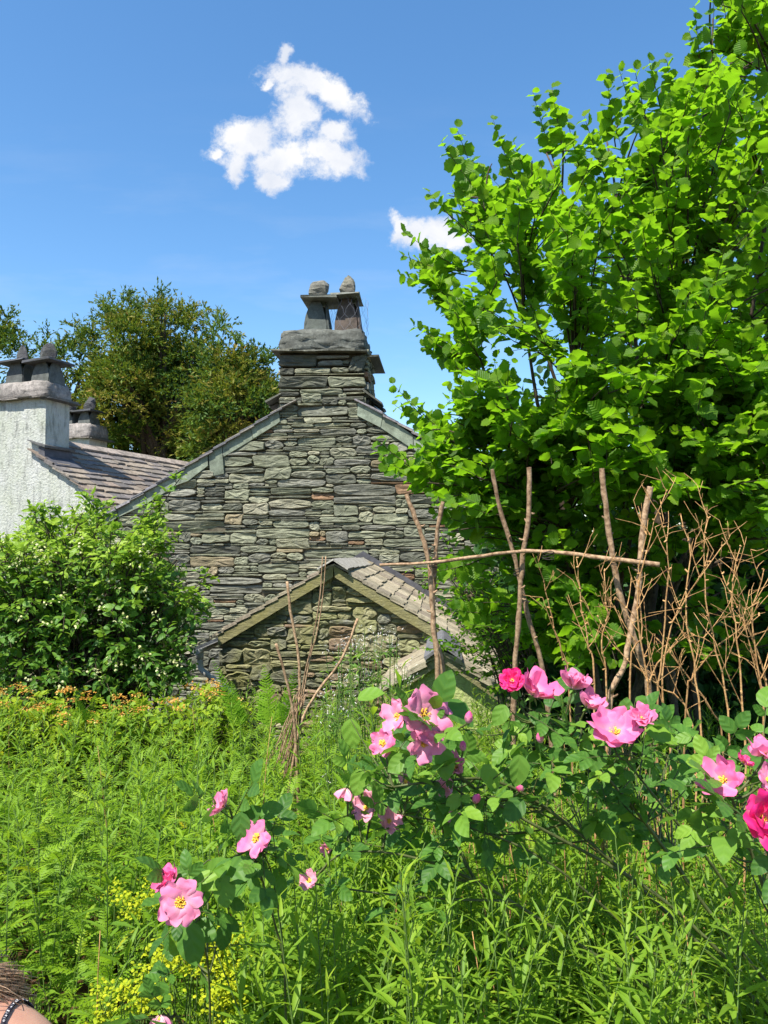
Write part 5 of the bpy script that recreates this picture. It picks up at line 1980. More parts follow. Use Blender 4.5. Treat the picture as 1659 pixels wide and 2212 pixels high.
dead_shrub('leafless golden stems directly behind the right-hand pair of trellis poles', [
    [(1175, 1255), (1190, 1330), (1215, 1420), (1230, 1500)], [(1245, 1205), (1255, 1290), (1270, 1390), (1285, 1500)],
    [(1305, 1235), (1310, 1320), (1300, 1400), (1310, 1520)]], 2.95)
dead_shrub('leafless golden stems right of the tallest trellis pole, forked near the crossbar', [
    [(1440, 1060), (1410, 1140), (1385, 1240), (1375, 1340), (1400, 1470), (1395, 1600)], [(1425, 1110), (1445, 1200), (1440, 1300), (1430, 1420), (1420, 1560)],
    [(1400, 1120), (1380, 1250), (1385, 1370), (1360, 1490)]], 2.85)
dead_shrub('leafless golden stems in the middle of the dark gap below the hazel', [
    [(1470, 1110), (1490, 1200), (1480, 1310), (1500, 1430), (1515, 1600)], [(1530, 1120), (1520, 1220), (1530, 1330), (1560, 1450), (1575, 1620)],
    [(1560, 1180), (1490, 1280), (1440, 1380), (1430, 1500), (1450, 1640)]], 2.75)
dead_shrub('leafless golden stems near the right edge above the hot pink rose', [
    [(1600, 1180), (1580, 1280), (1590, 1380), (1600, 1500), (1610, 1640)], [(1650, 1230), (1625, 1330), (1640, 1450), (1650, 1600)],
    [(1560, 1240), (1600, 1330), (1640, 1420), (1665, 1560)]], 2.6)
dead_shrub('tangle of leafless stems arching low across the dark gap', [
    [(1555, 1395), (1500, 1375), (1450, 1400), (1410, 1460), (1400, 1560)], [(1640, 1330), (1560, 1390), (1500, 1460), (1480, 1560)],
    [(1330, 1290), (1400, 1360), (1470, 1440), (1540, 1540), (1560, 1620)], [(1290, 1330), (1350, 1420), (1420, 1480), (1500, 1590)]], 2.9)

# ------------------------------------------------------------------ roses
def rose_flower(parent, u, v, D, dia_px, face, openness=.75, tone=.35, npet=5, inner=0, cup=.25, seed=0):
    """face: world direction the flower looks to"""
    r_ = np.random.default_rng(seed + 100)
    c = P(u, v, D)
    R = dia_px / F * D / 2 * .93
    ax = norm(np.array(face, float))
    ref = np.array([0, 0, 1.0]) if abs(ax[2]) < .9 else np.array([1.0, 0, 0])
    e1 = norm(np.cross(ax, ref))
    e2 = np.cross(ax, e1)
    B = Batch()
    nu, nt = 13, 12
    U, T = np.meshgrid(np.linspace(-1, 1, nu), np.linspace(0, 1, nt), indexing='ij')
    layers = [(npet, 1.0, openness)]
    if inner:
        layers.append((inner, .72, openness * .65))
        layers.append((max(3, inner - 1), .5, openness * .4))
    for li, (k, sc, op) in enumerate(layers):
        ph = r_.random() * 6.28
        for i in range(k):
            a = ph + i * 2 * math.pi / k + r_.normal(0, .10)
            o_ = np.clip(op + r_.normal(0, .10), .05, 1.1)
            L = R * sc * r_.uniform(.9, 1.12) * (1 + .35 * (1 - o_))
            th0, th1 = math.radians(62), math.radians(88 * (1 - o_) - 8)
            ts = np.linspace(0, 1, 30)
            th = th0 + (th1 - th0) * np.clip(ts * 1.5, 0, 1)
            rr = np.concatenate([[0], np.cumsum(np.cos(th[1:]))]) / 29
            hh = np.concatenate([[0], np.cumsum(np.sin(th[1:]))]) / 29
            wid = np.interp(T, [0, .2, .5, .8, .93, 1], [.14, .60, .98, 1.08, .98, .62]) * L * (.80 if k <= 6 else .60)
            notch = .10 * np.exp(-(U * 3) ** 2)
            Tn = np.clip(T * (1 - notch * T), 0, 1)
            rad = np.interp(Tn, ts, rr) * L
            hgt = np.interp(Tn, ts, hh) * L
            x = U * wid
            crv = cup * r_.uniform(.3, 1.4)
            rip = .085 * L * np.sin(U * 4.5 + r_.random() * 6 + T * 3) * T + .05 * L * np.sin(U * 9 + r_.random() * 6) * T ** 2 + .03 * L * np.sin(T * 11 + U * 7 + r_.random() * 6) * T
            hgt = hgt + crv * (U ** 2) * wid * .9 * T + rip
            # curl back at the rim for some petals
            hgt = hgt - r_.uniform(0, .22) * L * np.clip(T - .75, 0, 1) * 3 * o_
            ca, sa = math.cos(a), math.sin(a)
            V = (c + ax * (hgt + li * .002)[..., None] + (rad * ca - x * sa)[..., None] * e1 + (rad * sa + x * ca)[..., None] * e2)
            C = np.zeros((nu, nt, 3))
            C[..., 0] = np.clip(tone + r_.normal(0, .06), 0, 1)
            C[..., 1] = T
            C[..., 2] = U * .5 + .5
            ii, jj = np.meshgrid(np.arange(nu - 1), np.arange(nt - 1), indexing='ij')
            q = np.stack([ii * nt + jj, (ii + 1) * nt + jj, (ii + 1) * nt + jj + 1, ii * nt + jj + 1], -1).reshape(-1, 4)
            B.add(V.reshape(-1, 3), q, C.reshape(-1, 3))
    fl = B.build('rose_flower', M['petal'], parent, True)
    # stamens
    B = Batch()
    n = 46
    an = r_.random(n) * 6.28
    rr = r_.random(n) ** .5
    tip = c + ax * R * (.30 - .08 * rr)[:, None] + (np.cos(an) * rr)[:, None] * e1 * R * .24 + (np.sin(an) * rr)[:, None] * e2 * R * .24
    st = c + ax * R * .06 + (np.cos(an) * rr)[:, None] * e1 * R * .06 + (np.sin(an) * rr)[:, None] * e2 * R * .06
    tubes(B, np.stack([st, (st + tip) / 2 + ax * R * .02, tip], 1), np.array([[.0006, .0006, .0006]]), 3, cap=False)
    dd = norm(tip - st)
    tubes(B, np.stack([tip, tip + dd * .0035], 1), .0011, 5)
    B.build('stamens', M['stamen'], fl)
    # calyx and hip
    B = Batch()
    tubes(B, [np.array([c + ax * R * .05, c - ax * R * .10, c - ax * R * .28, c - ax * R * .42])], np.array([[R * .12, R * .15, R * .12, R * .04]]), 8)
    sp = np.array([a * 1.2566 for a in range(5)])
    d_ = np.cos(sp)[:, None] * e1 + np.sin(sp)[:, None] * e2 - ax * .15
    leaves(B, T_LANCE, np.repeat(c[None] - ax * R * .02, 5, 0), d_, np.repeat(ax[None], 5, 0), R * .62, R * .17, .3, .2)
    B.build('calyx', M['sepal'], fl)
    return c - ax * R * .42


def rose_bud(parent, u, v, D, h_px, face, tone=.6):
    c = P(u, v, D)
    H = h_px / F * D
    ax = norm(np.array(face, float))
    B = Batch()
    pr = [(0, .18), (.15, .30), (.4, .36), (.7, .28), (.9, .13), (1, .02)]
    path = np.array([c + ax * H * (t - .5) for t, _ in pr])
    tubes(B, [path], np.array([[r * H for _, r in pr]]), 9, rnd=np.array([tone]))
    b = B.build('rose_bud', M['petal'], parent, True)
    B = Batch()
    s0 = c - ax * H * .5
    e1 = norm(np.cross(ax, [.3, .2, 1.0]))
    e2 = np.cross(ax, e1)
    sp = np.arange(5) * 1.2566
    leaves(B, T_LANCE, np.repeat(s0[None], 5, 0), ax + .55 * (np.cos(sp)[:, None] * e1 + np.sin(sp)[:, None] * e2), np.repeat(ax[None], 5, 0) + .1, H * .8, H * .2, .3, .2)
    tubes(B, [np.array([s0 + ax * H * .08, s0 - ax * H * .10, s0 - ax * H * .25])], np.array([[H * .16, H * .15, H * .05]]), 8)
    B.build('calyx', M['sepal'], b)
    return s0


def rose_leaves(LB, TB, pos, d, up, L, tone=None, size=.042):
    """compound leaves with five leaflets"""
    N = len(pos)
    d = norm(d)
    s = norm(np.cross(d, up))
    nn = np.cross(s, d)
    L = np.broadcast_to(L, (N,))
    tone = rng.random(N) if tone is None else tone
    tubes(TB, np.stack([pos, pos + d * L[:, None] * .5 - nn * .003, pos + d * L[:, None] - nn * .012], 1), np.array([[.0014, .0011, .0008]]), 3, cap=False)
    for (t, sg, sc) in ((.45, 1, .85), (.47, -1, .85), (.85, 1, 1.0), (.87, -1, 1.0), (1.0, 0, 1.15)):
        p = pos + d * (L * t)[:, None] - nn * .012 * t
        dd = d * (.45 if sg else 1) + s * sg * .9 + rng.normal(0, .12, p.shape)
        sz = size * sc * rng.uniform(.8, 1.15, N) * (L / .09)
        leaves(LB, T_BROAD, p, dd, nn + rng.normal(0, .25, p.shape), sz, sz * .66, rng.uniform(.05, .4, N), rng.uniform(.1, .4), np.clip(tone + rng.normal(0, .1, N), 0, 1), .05)


def rose_bush(name, label, base, flowers, buds, leafpoly, nleaf, D0, D1, extra=(), big=()):
    root = empty(name, tuple(base))
    tag(root, label, 'rose bush', 'pink rose bushes near the camera')
    LB, TB = Batch(), Batch()
    tops, cps = [], []
    for i, f in enumerate(flowers):
        tops.append(rose_flower(root, *f[:5], seed=i + int(f[0]), **(f[5] if len(f) > 5 else {})))
    for f in buds:
        tops.append(rose_bud(root, *f))
    allp = []
    mains = []
    for i, (pts, D, r) in enumerate(extra):
        Ds = np.broadcast_to(D, (len(pts),))
        c = smooth_path([P(u, v, dd_) for (u, v), dd_ in zip(pts, Ds)], 22)
        tubes(TB, [c], np.linspace(r, r * .45, 22)[None], 7)
        # thorns
        for _ in range(26):
            k = rng.integers(0, 20)
            q = c[k] * rng.random() + c[k + 1] * (1 - rng.random())
            q = c[k]
            dd_ = norm(rng.normal(0, 1, 3))
            tubes(TB, [np.array([q, q + dd_ * (r + .005)])], np.array([[.0016, .0003]]), 3)
        mains.append(c)
    mp = np.concatenate([m_[6:] for m_ in mains])
    for tp in tops:
        tp = np.asarray(tp)
        c = mp[mp[:, 2] < tp[2] - .02]
        if len(c) == 0:
            c = mp
        k = c[np.argmin(((c - tp) ** 2).sum(1))]
        m_ = (k + tp) / 2 + np.array([0, .02, -.03])
        pth = bezier(k[None], m_[None], tp[None], 8)
        tubes(TB, pth, np.linspace(.0032, .0022, 8)[None], 5, cap=False)
        allp.append(pth[0, 2:5])
    # leaf sites
    pts = sample_poly(leafpoly, nleaf, D0, D1)
    c = nearest_on(mp, pts)
    tubes(TB, bezier(c, (c + pts) / 2 + [0, 0, -.02], pts, 5), np.linspace(.0026, .0014, 5)[None], 4, cap=False)
    sites = np.concatenate([pts] + allp * 1)
    sites = np.concatenate([sites, pts + rng.normal(0, .02, pts.shape)])
    d = rng.normal(0, .6, sites.shape) + np.array([-.15, -.25, .25])
    rose_leaves(LB, TB, sites, d, np.array([0, -.1, 1.0]) + rng.normal(0, .35, sites.shape), rng.uniform(.06, .11, len(sites)), np.clip(rng.random(len(sites)) * .9, 0, 1))
    for (u, v, D, lp, dd, up) in big:
        p = P(u, v, D)
        L = lp / F * D
        leaves(LB, T_BROAD, p[None] - norm(np.array(dd, float)) * L / 2, np.array([dd], float), np.array([up], float), L, L * .72, .15, .25, None, .04)
        k = mp[np.argmin(((mp - p) ** 2).sum(1))]
        q = p - norm(np.array(dd, float)) * L / 2
        tubes(TB, bezier(k[None], ((k + q) / 2 + [0, .01, -.02])[None], q[None], 6), np.linspace(.002, .001, 6)[None], 4, cap=False)
    TB.build('cane', M['cane'], root, True)
    LB.build('foliage', M['rose_leaf'], root)
    return root


k_ = dict
rose_bush('rose_bush', 'large arching rose bush with most of the pink roses, below the pole trellis', (1.25, 2.0, 0.0),
          [(1108, 1474, 1.95, 58, (-.3, -.7, .6), k_(openness=.8, tone=.95, npet=7, inner=6)),
           (1152, 1503, 1.93, 84, (.35, -.35, .85), k_(openness=.45, tone=.50, cup=.35)),
           (1238, 1488, 1.9, 66, (.2, -.2, .95), k_(openness=.25, tone=.22, inner=4)),
           (1268, 1528, 1.88, 58, (.4, -.3, .8), k_(openness=.5, tone=.35)),
           (1327, 1588, 1.78, 104, (-.05, -.62, .78), k_(openness=.72, tone=.42, npet=6, cup=.5)),
           (1386, 1556, 1.76, 54, (-.1, -.6, .7), k_(openness=.4, tone=.30, inner=3)),
           (912, 1545, 1.72, 112, (.45, -.75, .25), k_(openness=.85, tone=.22, npet=6)),
           (862, 1550, 1.74, 66, (-.5, -.6, .3), k_(openness=.6, tone=.2)),
           (915, 1603, 1.70, 72, (.1, -.7, -.1), k_(openness=.6, tone=.18)),
           (828, 1606, 1.85, 56, (-.2, -.9, .35), k_(openness=.9, tone=.42)),
           (990, 1660, 1.8, 50, (-.4, -.5, .5), k_(openness=.2, tone=.2)),
           (975, 1700, 1.8, 44, (-.7, -.5, .2), k_(openness=.35, tone=.1)),
           (795, 1748, 1.9, 62, (-.3, -.5, .5), k_(openness=.6, tone=.02)),
           (838, 1775, 1.9, 50, (.2, -.6, .4), k_(openness=.5, tone=.05)),
           (880, 1690, 1.9, 34, (-.5, -.5, .3), k_(openness=.6, tone=.02)),
           (988, 1773, 1.8, 44, (-.2, -.3, .8), k_(openness=.8, tone=.04, npet=4)),
           (748, 1702, 1.85, 38, (-.2, -.2, -.9), k_(openness=.2, tone=.08)),
           (670, 1905, 1.85, 40, (-.2, -.5, .5), k_(openness=.6, tone=.05)),
           (712, 1835, 1.9, 28, (-.5, -.5, .2), k_(openness=.4, tone=.1))],
          [(1166, 1592, 1.85, 24, (-.2, -.2, 1)), (1013, 1548, 1.7, 26, (.1, -.1, 1)), (1122, 1702, 1.8, 22, (-.6, -.4, .5)), (1030, 1724, 1.75, 26, (.3, -.5, .6)), (1000, 1610, 1.8, 22, (0, 0, 1))],
          [(740, 1700), (830, 1640), (930, 1640), (1000, 1620), (1070, 1570), (1100, 1530), (1200, 1540), (1300, 1570), (1440, 1570), (1500, 1660), (1500, 1760), (1420, 1800), (1250, 1760), (1150, 1800), (1000, 1880), (860, 1880), (720, 1780)],
          95, 1.88, 2.3,
          [([(1700, 2230), (1480, 2010), (1250, 1800), (1080, 1690), (930, 1690), (850, 1700)], [1.9, 1.95, 1.95, 1.9, 1.8, 1.8], .0055),
           ([(1720, 2200), (1540, 1980), (1380, 1760), (1250, 1620), (1150, 1560)], [1.95, 1.95, 1.9, 1.9, 1.95], .0055),
           ([(1600, 2240), (1360, 2010), (1180, 1860), (1020, 1790), (870, 1760)], [1.9, 1.9, 1.85, 1.85, 1.9], .004),
           ([(1700, 2150), (1560, 1900), (1430, 1740), (1350, 1640)], [1.9, 1.85, 1.8, 1.78], .0042),
           ([(1650, 2260), (1380, 2120), (1000, 1890), (760, 1840), (660, 1920)], [1.95, 1.9, 1.85, 1.85, 1.87], .0045),
           ([(1600, 2100), (1400, 1920), (1080, 1740), (960, 1640), (930, 1560)], [1.9, 1.9, 1.85, 1.75, 1.74], .005)],
          [(962, 1482, 1.72, 72, (.25, -.2, .9), (-.3, -.9, .3)), (990, 1540, 1.74, 84, (.8, -.3, -.45), (.2, -.6, .8)),
           (760, 1585, 1.9, 62, (.1, -.2, -.9), (-.3, -.9, .2)), (960, 1650, 1.72, 70, (.2, -.3, -.8), (.4, -.8, .3)), (1120, 1665, 1.75, 66, (-.1, -.3, -.9), (.3, -.9, .3)),
           (1060, 1680, 1.8, 60, (.3, -.3, -.6), (.2, -.8, .5)), (1400, 1528, 1.8, 62, (.6, -.3, -.5), (.2, -.7, .7)), (1352, 1530, 1.8, 46, (.1, -.1, .9), (-.2, -.9, .3)),
           (1430, 1590, 1.85, 70, (.8, -.3, -.2), (.1, -.5, .9)), (1080, 1545, 1.9, 50, (-.5, -.3, -.7), (.1, -.8, .6)), (800, 1500, 2.0, 60, (.8, -.2, .3), (-.1, -.5, .9)),
           (1110, 1750, 1.75, 60, (-.6, -.3, -.5), (.1, -.8, .6)), (860, 1650, 1.8, 54, (-.7, -.3, -.4), (.1, -.8, .6)), (775, 1690, 1.85, 56, (-.2, -.4, -.8), (.1, -.9, .4)),
           (1210, 1640, 1.85, 60, (.6, -.4, -.5), (.1, -.7, .7)), (1290, 1640, 1.85, 56, (-.4, -.4, -.7), (.1, -.8, .5))])
rose_bush('rose_bush', 'rose spray with four pink roses reaching out over the meadow on the left', (-.15, 1.75, 0.0),
          [(487, 1742, 1.62, 58, (-.75, -.30, .55), k_(openness=.55, tone=.28)),
           (558, 1812, 1.6, 72, (-.35, -.62, .38), k_(openness=.9, tone=.38, cup=.15)),
           (372, 1906, 1.52, 60, (-.5, -.45, .55), k_(openness=.5, tone=.6, inner=3)),
           (392, 1948, 1.47, 90, (.05, -.95, .25), k_(openness=.95, tone=.22, cup=.2, npet=6)),
           (345, 2192, 1.3, 46, (.1, -.3, -.9), k_(openness=.1, tone=.12))],
          [],
          [(500, 1760), (590, 1740), (600, 1800), (560, 1900), (480, 1960), (470, 2040), (380, 2040), (370, 1990), (420, 1850), (470, 1830)],
          12, 1.62, 1.8,
          [([(455, 2290), (452, 2120), (440, 2030), (425, 1960)], [1.72, 1.68, 1.6, 1.52], .0028),
           ([(620, 2290), (612, 2060), (590, 1900), (565, 1835)], [1.75, 1.72, 1.68, 1.63], .0028),
           ([(612, 2060), (560, 1880), (520, 1790), (500, 1760)], [1.72, 1.68, 1.65, 1.63], .0024),
           ([(430, 2300), (410, 2240), (375, 2185)], [1.45, 1.38, 1.32], .003)],
          [(540, 1765, 1.62, 66, (.5, -.3, .6), (-.3, -.8, .5)), (585, 1750, 1.66, 56, (.7, -.2, .3), (-.1, -.8, .6)), (520, 1785, 1.6, 56, (.1, -.3, -.9), (.2, -.9, .3)),
           (470, 1880, 1.58, 72, (.6, -.3, .6), (-.3, -.8, .5)), (520, 1880, 1.58, 78, (.85, -.2, .2), (-.1, -.8, .6)), (485, 1925, 1.56, 66, (.3, -.4, -.8), (.3, -.8, .5)),
           (450, 1905, 1.56, 60, (.8, -.3, -.2), (.0, -.7, .7)), (415, 2040, 1.5, 86, (.2, -.4, -.85), (-.2, -.9, .4)), (385, 2030, 1.52, 70, (-.2, -.3, -.9), (.2, -.9, .4)),
           (440, 2010, 1.54, 66, (.8, -.4, -.3), (.0, -.7, .7))])
rose_bush('rose_bush', 'rose bush at the right edge with a hot pink yellow-centred rose', (.75, 1.35, 0.0),
          [(1565, 1688, 1.42, 84, (-.55, -.55, .45), k_(openness=.5, tone=.42, cup=.45)),
           (1606, 1650, 1.45, 36, (.3, -.3, .7), k_(openness=.5, tone=.7)),
           (1650, 1632, 1.45, 66, (-.2, -.4, .9), k_(openness=.35, tone=.3)),
           (1655, 1690, 1.42, 64, (.4, -.7, .5), k_(openness=.8, tone=.3)),
           (1640, 1768, 1.32, 112, (.30, -.85, .25), k_(openness=.72, tone=.95, npet=6, inner=3, cup=.3))],
          [], [(1500, 1660), (1560, 1640), (1700, 1600), (1700, 1960), (1620, 1950), (1560, 1850), (1500, 1740)], 14, 1.5, 1.75,
          [([(1740, 2300), (1680, 2000), (1660, 1850), (1655, 1790)], [1.35, 1.35, 1.34, 1.33], .004),
           ([(1740, 2250), (1660, 1950), (1600, 1780), (1580, 1720)], [1.45, 1.45, 1.44, 1.43], .004)])

# ------------------------------------------------------------------ the person at the lower left edge
def skin_mesh(name, verts, edges, radii, mat, parent, sub=2):
    me = bpy.data.meshes.new(name)
    me.from_pydata([tuple(v) for v in verts], edges, [])
    o = bpy.data.objects.new(name, me)
    COL.objects.link(o)
    md = o.modifiers.new('skin', 'SKIN')
    md.use_smooth_shade = True
    for i, r in enumerate(radii):
        me.skin_vertices[0].data[i].radius = (r if isinstance(r, tuple) else (r, r))
    me.skin_vertices[0].data[0].use_root = True
    sd = o.modifiers.new('sub', 'SUBSURF')
    sd.levels = sub
    sd.render_levels = sub
    me.materials.append(mat)
    if parent:
        o.parent = parent
    return o


def skin_tone():
    m, t = new_mat('skin')
    tc = t.n('ShaderNodeTexCoord').outputs['Object']
    no = t.n('ShaderNodeTexNoise', ins={'Vector': tc, 'Scale': 14.0, 'Detail': 5.0})
    c = t.ramp(no.outputs[0], [(.35, (.42, .22, .15)), (.65, (.52, .30, .21))])
    pr = t.n('ShaderNodeBsdfPrincipled', ins={'Base Color': c, 'Roughness': .45, 'Specular IOR Level': .4, 'Subsurface Weight': .15,
                                              'Subsurface Radius': (.02, .008, .004), 'Subsurface Scale': .3})
    t.n('ShaderNodeOutputMaterial', ins={0: pr.outputs[0]})
    return m


sh_px = P(30, 2238, 1.18)                    # middle of the visible (right) shoulder
PB = np.array([sh_px[0] - .185, sh_px[1] + .02, 0.0])
SHZ = float(sh_px[2])
person = empty('person', tuple(PB))
tag(person, 'person with bare shoulder, dark lettered strap and light brown hair at the bottom left corner', 'person')
# seated, facing the garden (+y); local coordinates
v = [(0, 0, SHZ - .50), (0, 0, SHZ - .30), (0, -.01, SHZ - .10), (0, -.005, SHZ + .035), (0, .0, SHZ + .085), (0, .02, SHZ + .16), (0, .015, SHZ + .25),
     (.16, -.005, SHZ - .020), (.215, .0, SHZ - .055), (.245, .05, SHZ - .28), (.17, .26, SHZ - .38), (.12, .33, SHZ - .40),
     (-.16, -.005, SHZ - .020), (-.215, .0, SHZ - .055), (-.245, .05, SHZ - .28), (-.17, .26, SHZ - .38), (-.12, .33, SHZ - .40),
     (.10, .02, SHZ - .56), (.13, .42, SHZ - .54), (.13, .44, .08), (.13, .56, .04),
     (-.10, .02, SHZ - .56), (-.13, .42, SHZ - .54), (-.13, .44, .08), (-.13, .56, .04)]
v = [(a, b, c) for a, b, c in v]
e = [(0, 1), (1, 2), (2, 3), (3, 4), (4, 5), (5, 6), (3, 7), (7, 8), (8, 9), (9, 10), (10, 11), (3, 12), (12, 13), (13, 14), (14, 15), (15, 16),
     (0, 17), (17, 18), (18, 19), (19, 20), (0, 21), (21, 22), (22, 23), (23, 24)]
rad = [(.15, .12), (.135, .10), (.15, .105), (.075, .065), (.052, .052), (.075, .09), (.06, .075), .062, .056, .040, .028, .026, .062, .056, .040, .028, .026,
       .085, .062, .040, .035, .085, .062, .040, .035]
body = skin_mesh('body', v, e, rad, skin_tone(), person)
# hands: five fingers each
for sgn in (1, -1):
    hv, he, hr = [(sgn * .12, .33, SHZ - .40), (sgn * .09, .40, SHZ - .42)], [(0, 1)], [(.030, .016), (.038, .014)]
    for q, (ox, ln_) in enumerate([(-.028, .070), (-.010, .082), (.010, .078), (.028, .062)]):
        i = len(hv)
        hv += [(sgn * .09 + ox, .425, SHZ - .425), (sgn * .085 + ox * 1.1, .425 + ln_ * .5, SHZ - .435), (sgn * .085 + ox * 1.1, .425 + ln_, SHZ - .455)]
        he += [(1, i), (i, i + 1), (i + 1, i + 2)]
        hr += [.010, .0085, .007]
    i = len(hv)
    hv += [(sgn * .09 - sgn * .045, .385, SHZ - .42), (sgn * .09 - sgn * .065, .42, SHZ - .43)]
    he += [(0, i), (i, i + 1)]
    hr += [.012, .009]
    skin_mesh('hand', hv, he, hr, body.data.materials[0], person, 1)
# top: dark vest body below the shoulders, with strap over the right shoulder
cloth = plain_mat('dark cotton', (.028, .024, .034), .85, .2, .3, 60, .3)
B = Batch()
rings = []
for (zz_, rx, ry) in [(-.62, .175, .15), (-.48, .165, .135), (-.34, .150, .122), (-.20, .165, .128), (-.13, .160, .118)]:
    rings.append([(rx * math.cos(a), ry * math.sin(a), SHZ + zz_) for a in np.arange(20) * 2 * math.pi / 20])
V = np.array(rings).reshape(-1, 3)
B.add(V, [(i * 20 + j, i * 20 + (j + 1) % 20, (i + 1) * 20 + (j + 1) % 20, (i + 1) * 20 + j) for i in range(4) for j in range(20)])
B.build('vest', cloth, person, True, world=False)

# strap path is laid on the evaluated body surface further below
bpy.context.view_layer.update()
dg = bpy.context.evaluated_depsgraph_get()
bev = body.evaluated_get(dg)
Mw = Matrix.Translation(person.location)


def on_body(pt, dirn):
    """closest point on the body for a local point"""
    ok, loc, nrm, idx = bev.closest_point_on_mesh(Vector(pt))
    return np.array(loc), np.array(nrm)


for sgn in (1, -1):
    cs, ns = [], []
    for t in np.linspace(0, 1, 26):
        a = -.5 + t * 4.1
        y = -.13 * math.cos(a)
        z = SHZ - .06 + .12 * math.sin(a)
        p, n_ = on_body((sgn * (.226 - .040 * math.sin(a)), y, z), None)
        cs.append(p + n_ * .0025)
        ns.append(n_)
    cs, ns = np.array(cs), np.array(ns)
    tan = norm(np.gradient(cs, axis=0))
    sd_ = norm(np.cross(tan, ns))
    wv = .0034
    V = np.concatenate([cs - sd_ * wv, cs + sd_ * wv, cs - sd_ * wv + ns * .0015, cs + sd_ * wv + ns * .0015])
    m_ = len(cs)
    Fc = [(2 * m_ + i, 3 * m_ + i, 3 * m_ + i + 1, 2 * m_ + i + 1) for i in range(m_ - 1)] + [(i, i + 1, m_ + i + 1, m_ + i) for i in range(m_ - 1)] + \
         [(i, 2 * m_ + i, 2 * m_ + i + 1, i + 1) for i in range(m_ - 1)] + [(m_ + i, m_ + i + 1, 3 * m_ + i + 1, 3 * m_ + i) for i in range(m_ - 1)]
    B = Batch()
    B.add(V, Fc)
    strap = B.build('strap', cloth, person, world=False)
    if sgn == 1:
        strap_geo = (cs, ns, tan, sd_)
        strap1 = strap

# head: face, hair, ear
B = Batch()
n, m_ = 18, 24
hc = np.array([0, .02, SHZ + .215])
V = []
for i in range(n + 1):
    th = math.pi * i / n
    for j in range(m_):
        ph = 2 * math.pi * j / m_
        x, y, z = math.sin(th) * math.cos(ph), math.sin(th) * math.sin(ph), math.cos(th)
        sx_, sy_, sz2 = .072, .092, .115
        if z < 0:
            sx_ *= 1 + .28 * z
            sy_ *= 1 + (.12 * z if y > 0 else .32 * z)
        px2, py2, pz2 = x * sx_, y * sy_, z * sz2
        if y > .7:
            py2 += .018 * math.exp(-((x / .16) ** 2) - ((z + .12) / .14) ** 2) * 1.2      # nose
            py2 -= .007 * (math.exp(-(((x - .38) / .2) ** 2) - ((z - .08) / .12) ** 2) + math.exp(-(((x + .38) / .2) ** 2) - ((z - .08) / .12) ** 2))
            py2 += .005 * math.exp(-((x / .3) ** 2) - ((z + .46) / .06) ** 2)
        V.append((px2, py2, pz2))
V = np.array(V) + hc
B.add(V, [(i * m_ + j, (i + 1) * m_ + j, (i + 1) * m_ + (j + 1) % m_, i * m_ + (j + 1) % m_) for i in range(n) for j in range(m_)])
for sgn in (-1, 1):
    a = np.linspace(-.4, 3.6, 9)
    tubes(B, [np.stack([np.full(9, sgn * .074), .015 + .018 * np.cos(a) * -1, hc[2] - .005 + .030 * np.sin(a)], 1)], .006, 6)
head = B.build('head', body.data.materials[0], person, True, world=False)
B = Batch()
for sgn in (-1, 1):
    boulder(B, np.array([sgn * .028, .02 + .082, hc[2] + .010]), (.024, .018, .013), (.8, .8, .8), 1)
B.build('eyes', plain_mat('eyes', (.35, .33, .30), .2, .5), head, True, world=False)
HB = Batch()
nh = 9000
th = rng.uniform(0, 1, nh) ** .6 * 1.9
ph = rng.uniform(-math.pi, math.pi, nh)
st = np.stack([.078 * np.sin(th) * np.cos(ph), .020 + .098 * np.sin(th) * np.sin(ph), hc[2] + .122 * np.cos(th)], 1)
ok = ~((st[:, 1] > .07) & (st[:, 2] < hc[2] + .05))
st = st[ok]
gather = np.array([.02, -.085, hc[2] - .02])
e_ = gather + rng.normal(0, .014, st.shape)
mid_ = (st + e_) / 2
mid_ = mid_ + norm(mid_ - hc) * .030
tubes(HB, bezier(st, mid_, e_, 7), np.linspace(.0008, .0006, 7)[None], 3, cap=False)
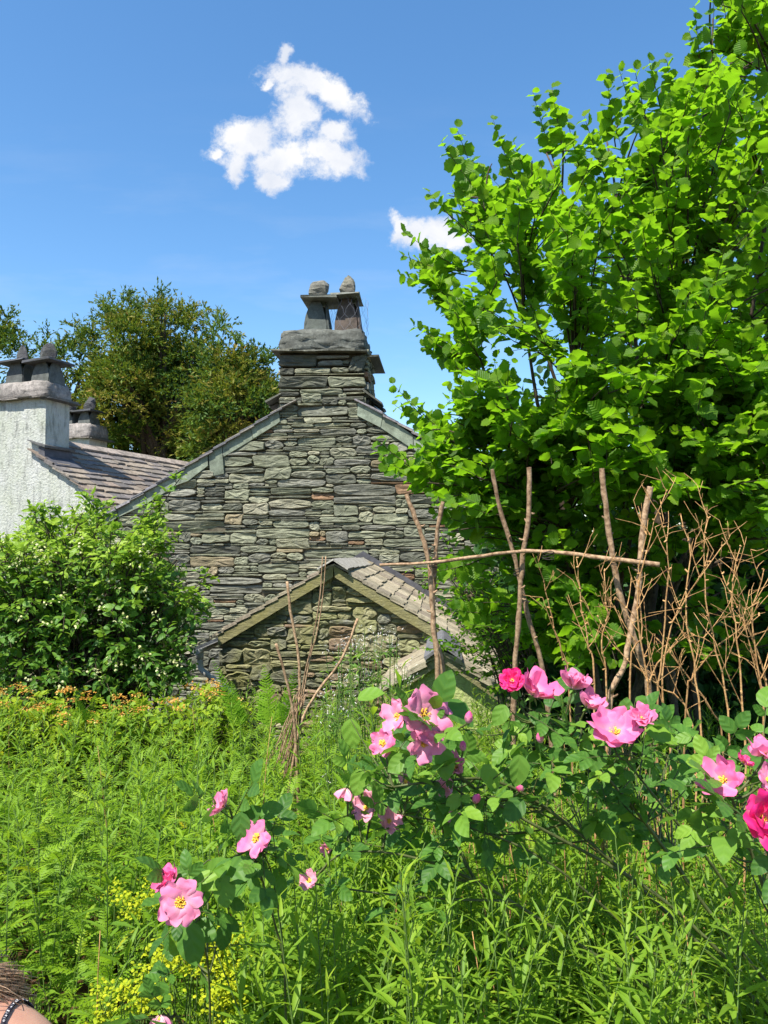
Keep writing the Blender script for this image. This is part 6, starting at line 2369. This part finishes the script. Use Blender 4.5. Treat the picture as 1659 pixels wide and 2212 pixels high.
# the tail swept forward over the right shoulder
q = e_[:2200]
t1 = np.array([.075, -.075, SHZ + .075]) + rng.normal(0, .014, q.shape)
t2 = np.array([.125, .035, SHZ + .02]) + rng.normal(0, .020, q.shape)
t3 = np.array([.10, .13, SHZ - .13]) + rng.normal(0, .022, q.shape)
tp_ = np.concatenate([bezier(q, (q + t1) / 2 + [.02, -.015, 0], t1, 5), bezier(t1, (t1 + t2) / 2 + [.0, 0, .04], t2, 6)[:, 1:], bezier(t2, (t2 + t3) / 2 + [.01, .03, .02], t3, 6)[:, 1:]], 1)
tubes(HB, tp_, .0006, 3, cap=False)
HB.build('hair', bark_mat('light brown hair', (.36, .20, .11), (.68, .46, .29), 90, .45), person, True, world=False)
# shorts and seat
B = Batch()
rounded_block(B, -.42, .42, -.25, .20, 0.0, max(.12, SHZ - .66), (.2, .2, .18), .05, .01, 8)
o = B.build('stone_block', M['slab'], None)
o.location = person.location
tag(o, 'low stone block under the seated person at the left edge', 'seat')

# lettering woven along the strap
cs, ns, tan, sd_ = strap_geo
white = plain_mat('white thread', (.75, .73, .72), .8)
cuts = {'C': [[(.9, .8), (.5, 1), (.1, .7), (.1, .3), (.5, 0), (.9, .2)]], 'a': [[(.8, .6), (.4, .6), (.15, .3), (.4, 0), (.8, .1)], [(.8, .65), (.8, 0)]],
        'l': [[(.4, 1), (.4, 0)]], 'v': [[(.1, .6), (.45, 0), (.8, .6)]], 'i': [[(.4, .6), (.4, 0)], [(.4, .8), (.4, .9)]],
        'n': [[(.15, 0), (.15, .6)], [(.15, .5), (.5, .65), (.8, .5), (.8, 0)]], 'K': [[(.15, 0), (.15, 1)], [(.85, 1), (.2, .45), (.9, 0)]],
        'e': [[(.1, .35), (.8, .35), (.6, .62), (.25, .55), (.1, .3), (.35, 0), (.8, .1)]], ' ': []}
text = 'Calvin Klein   ' * 5
arc = np.concatenate([[0], np.cumsum(np.linalg.norm(np.diff(cs, axis=0), axis=1))])
B = Batch()
s = .01
for chh in text:
    if s > arc[-1] - .01:
        break
    for stroke in cuts[chh]:
        pp = []
        for (x, y) in stroke:
            aa = arc[-1] - (s + x * .0030)
            k = np.array([np.interp(aa, arc, cs[:, j]) for j in range(3)])
            nn_ = np.array([np.interp(aa, arc, ns[:, j]) for j in range(3)])
            ss_ = np.array([np.interp(aa, arc, sd_[:, j]) for j in range(3)])
            pp.append(k + nn_ * .0022 + ss_ * (y - .45) * .0042 * -1)
        pp = np.array(pp)
        tubes(B, [pp], .00035, 4)
    s += .0040
if B.n:
    B.build('lettering', white, strap1, world=False)
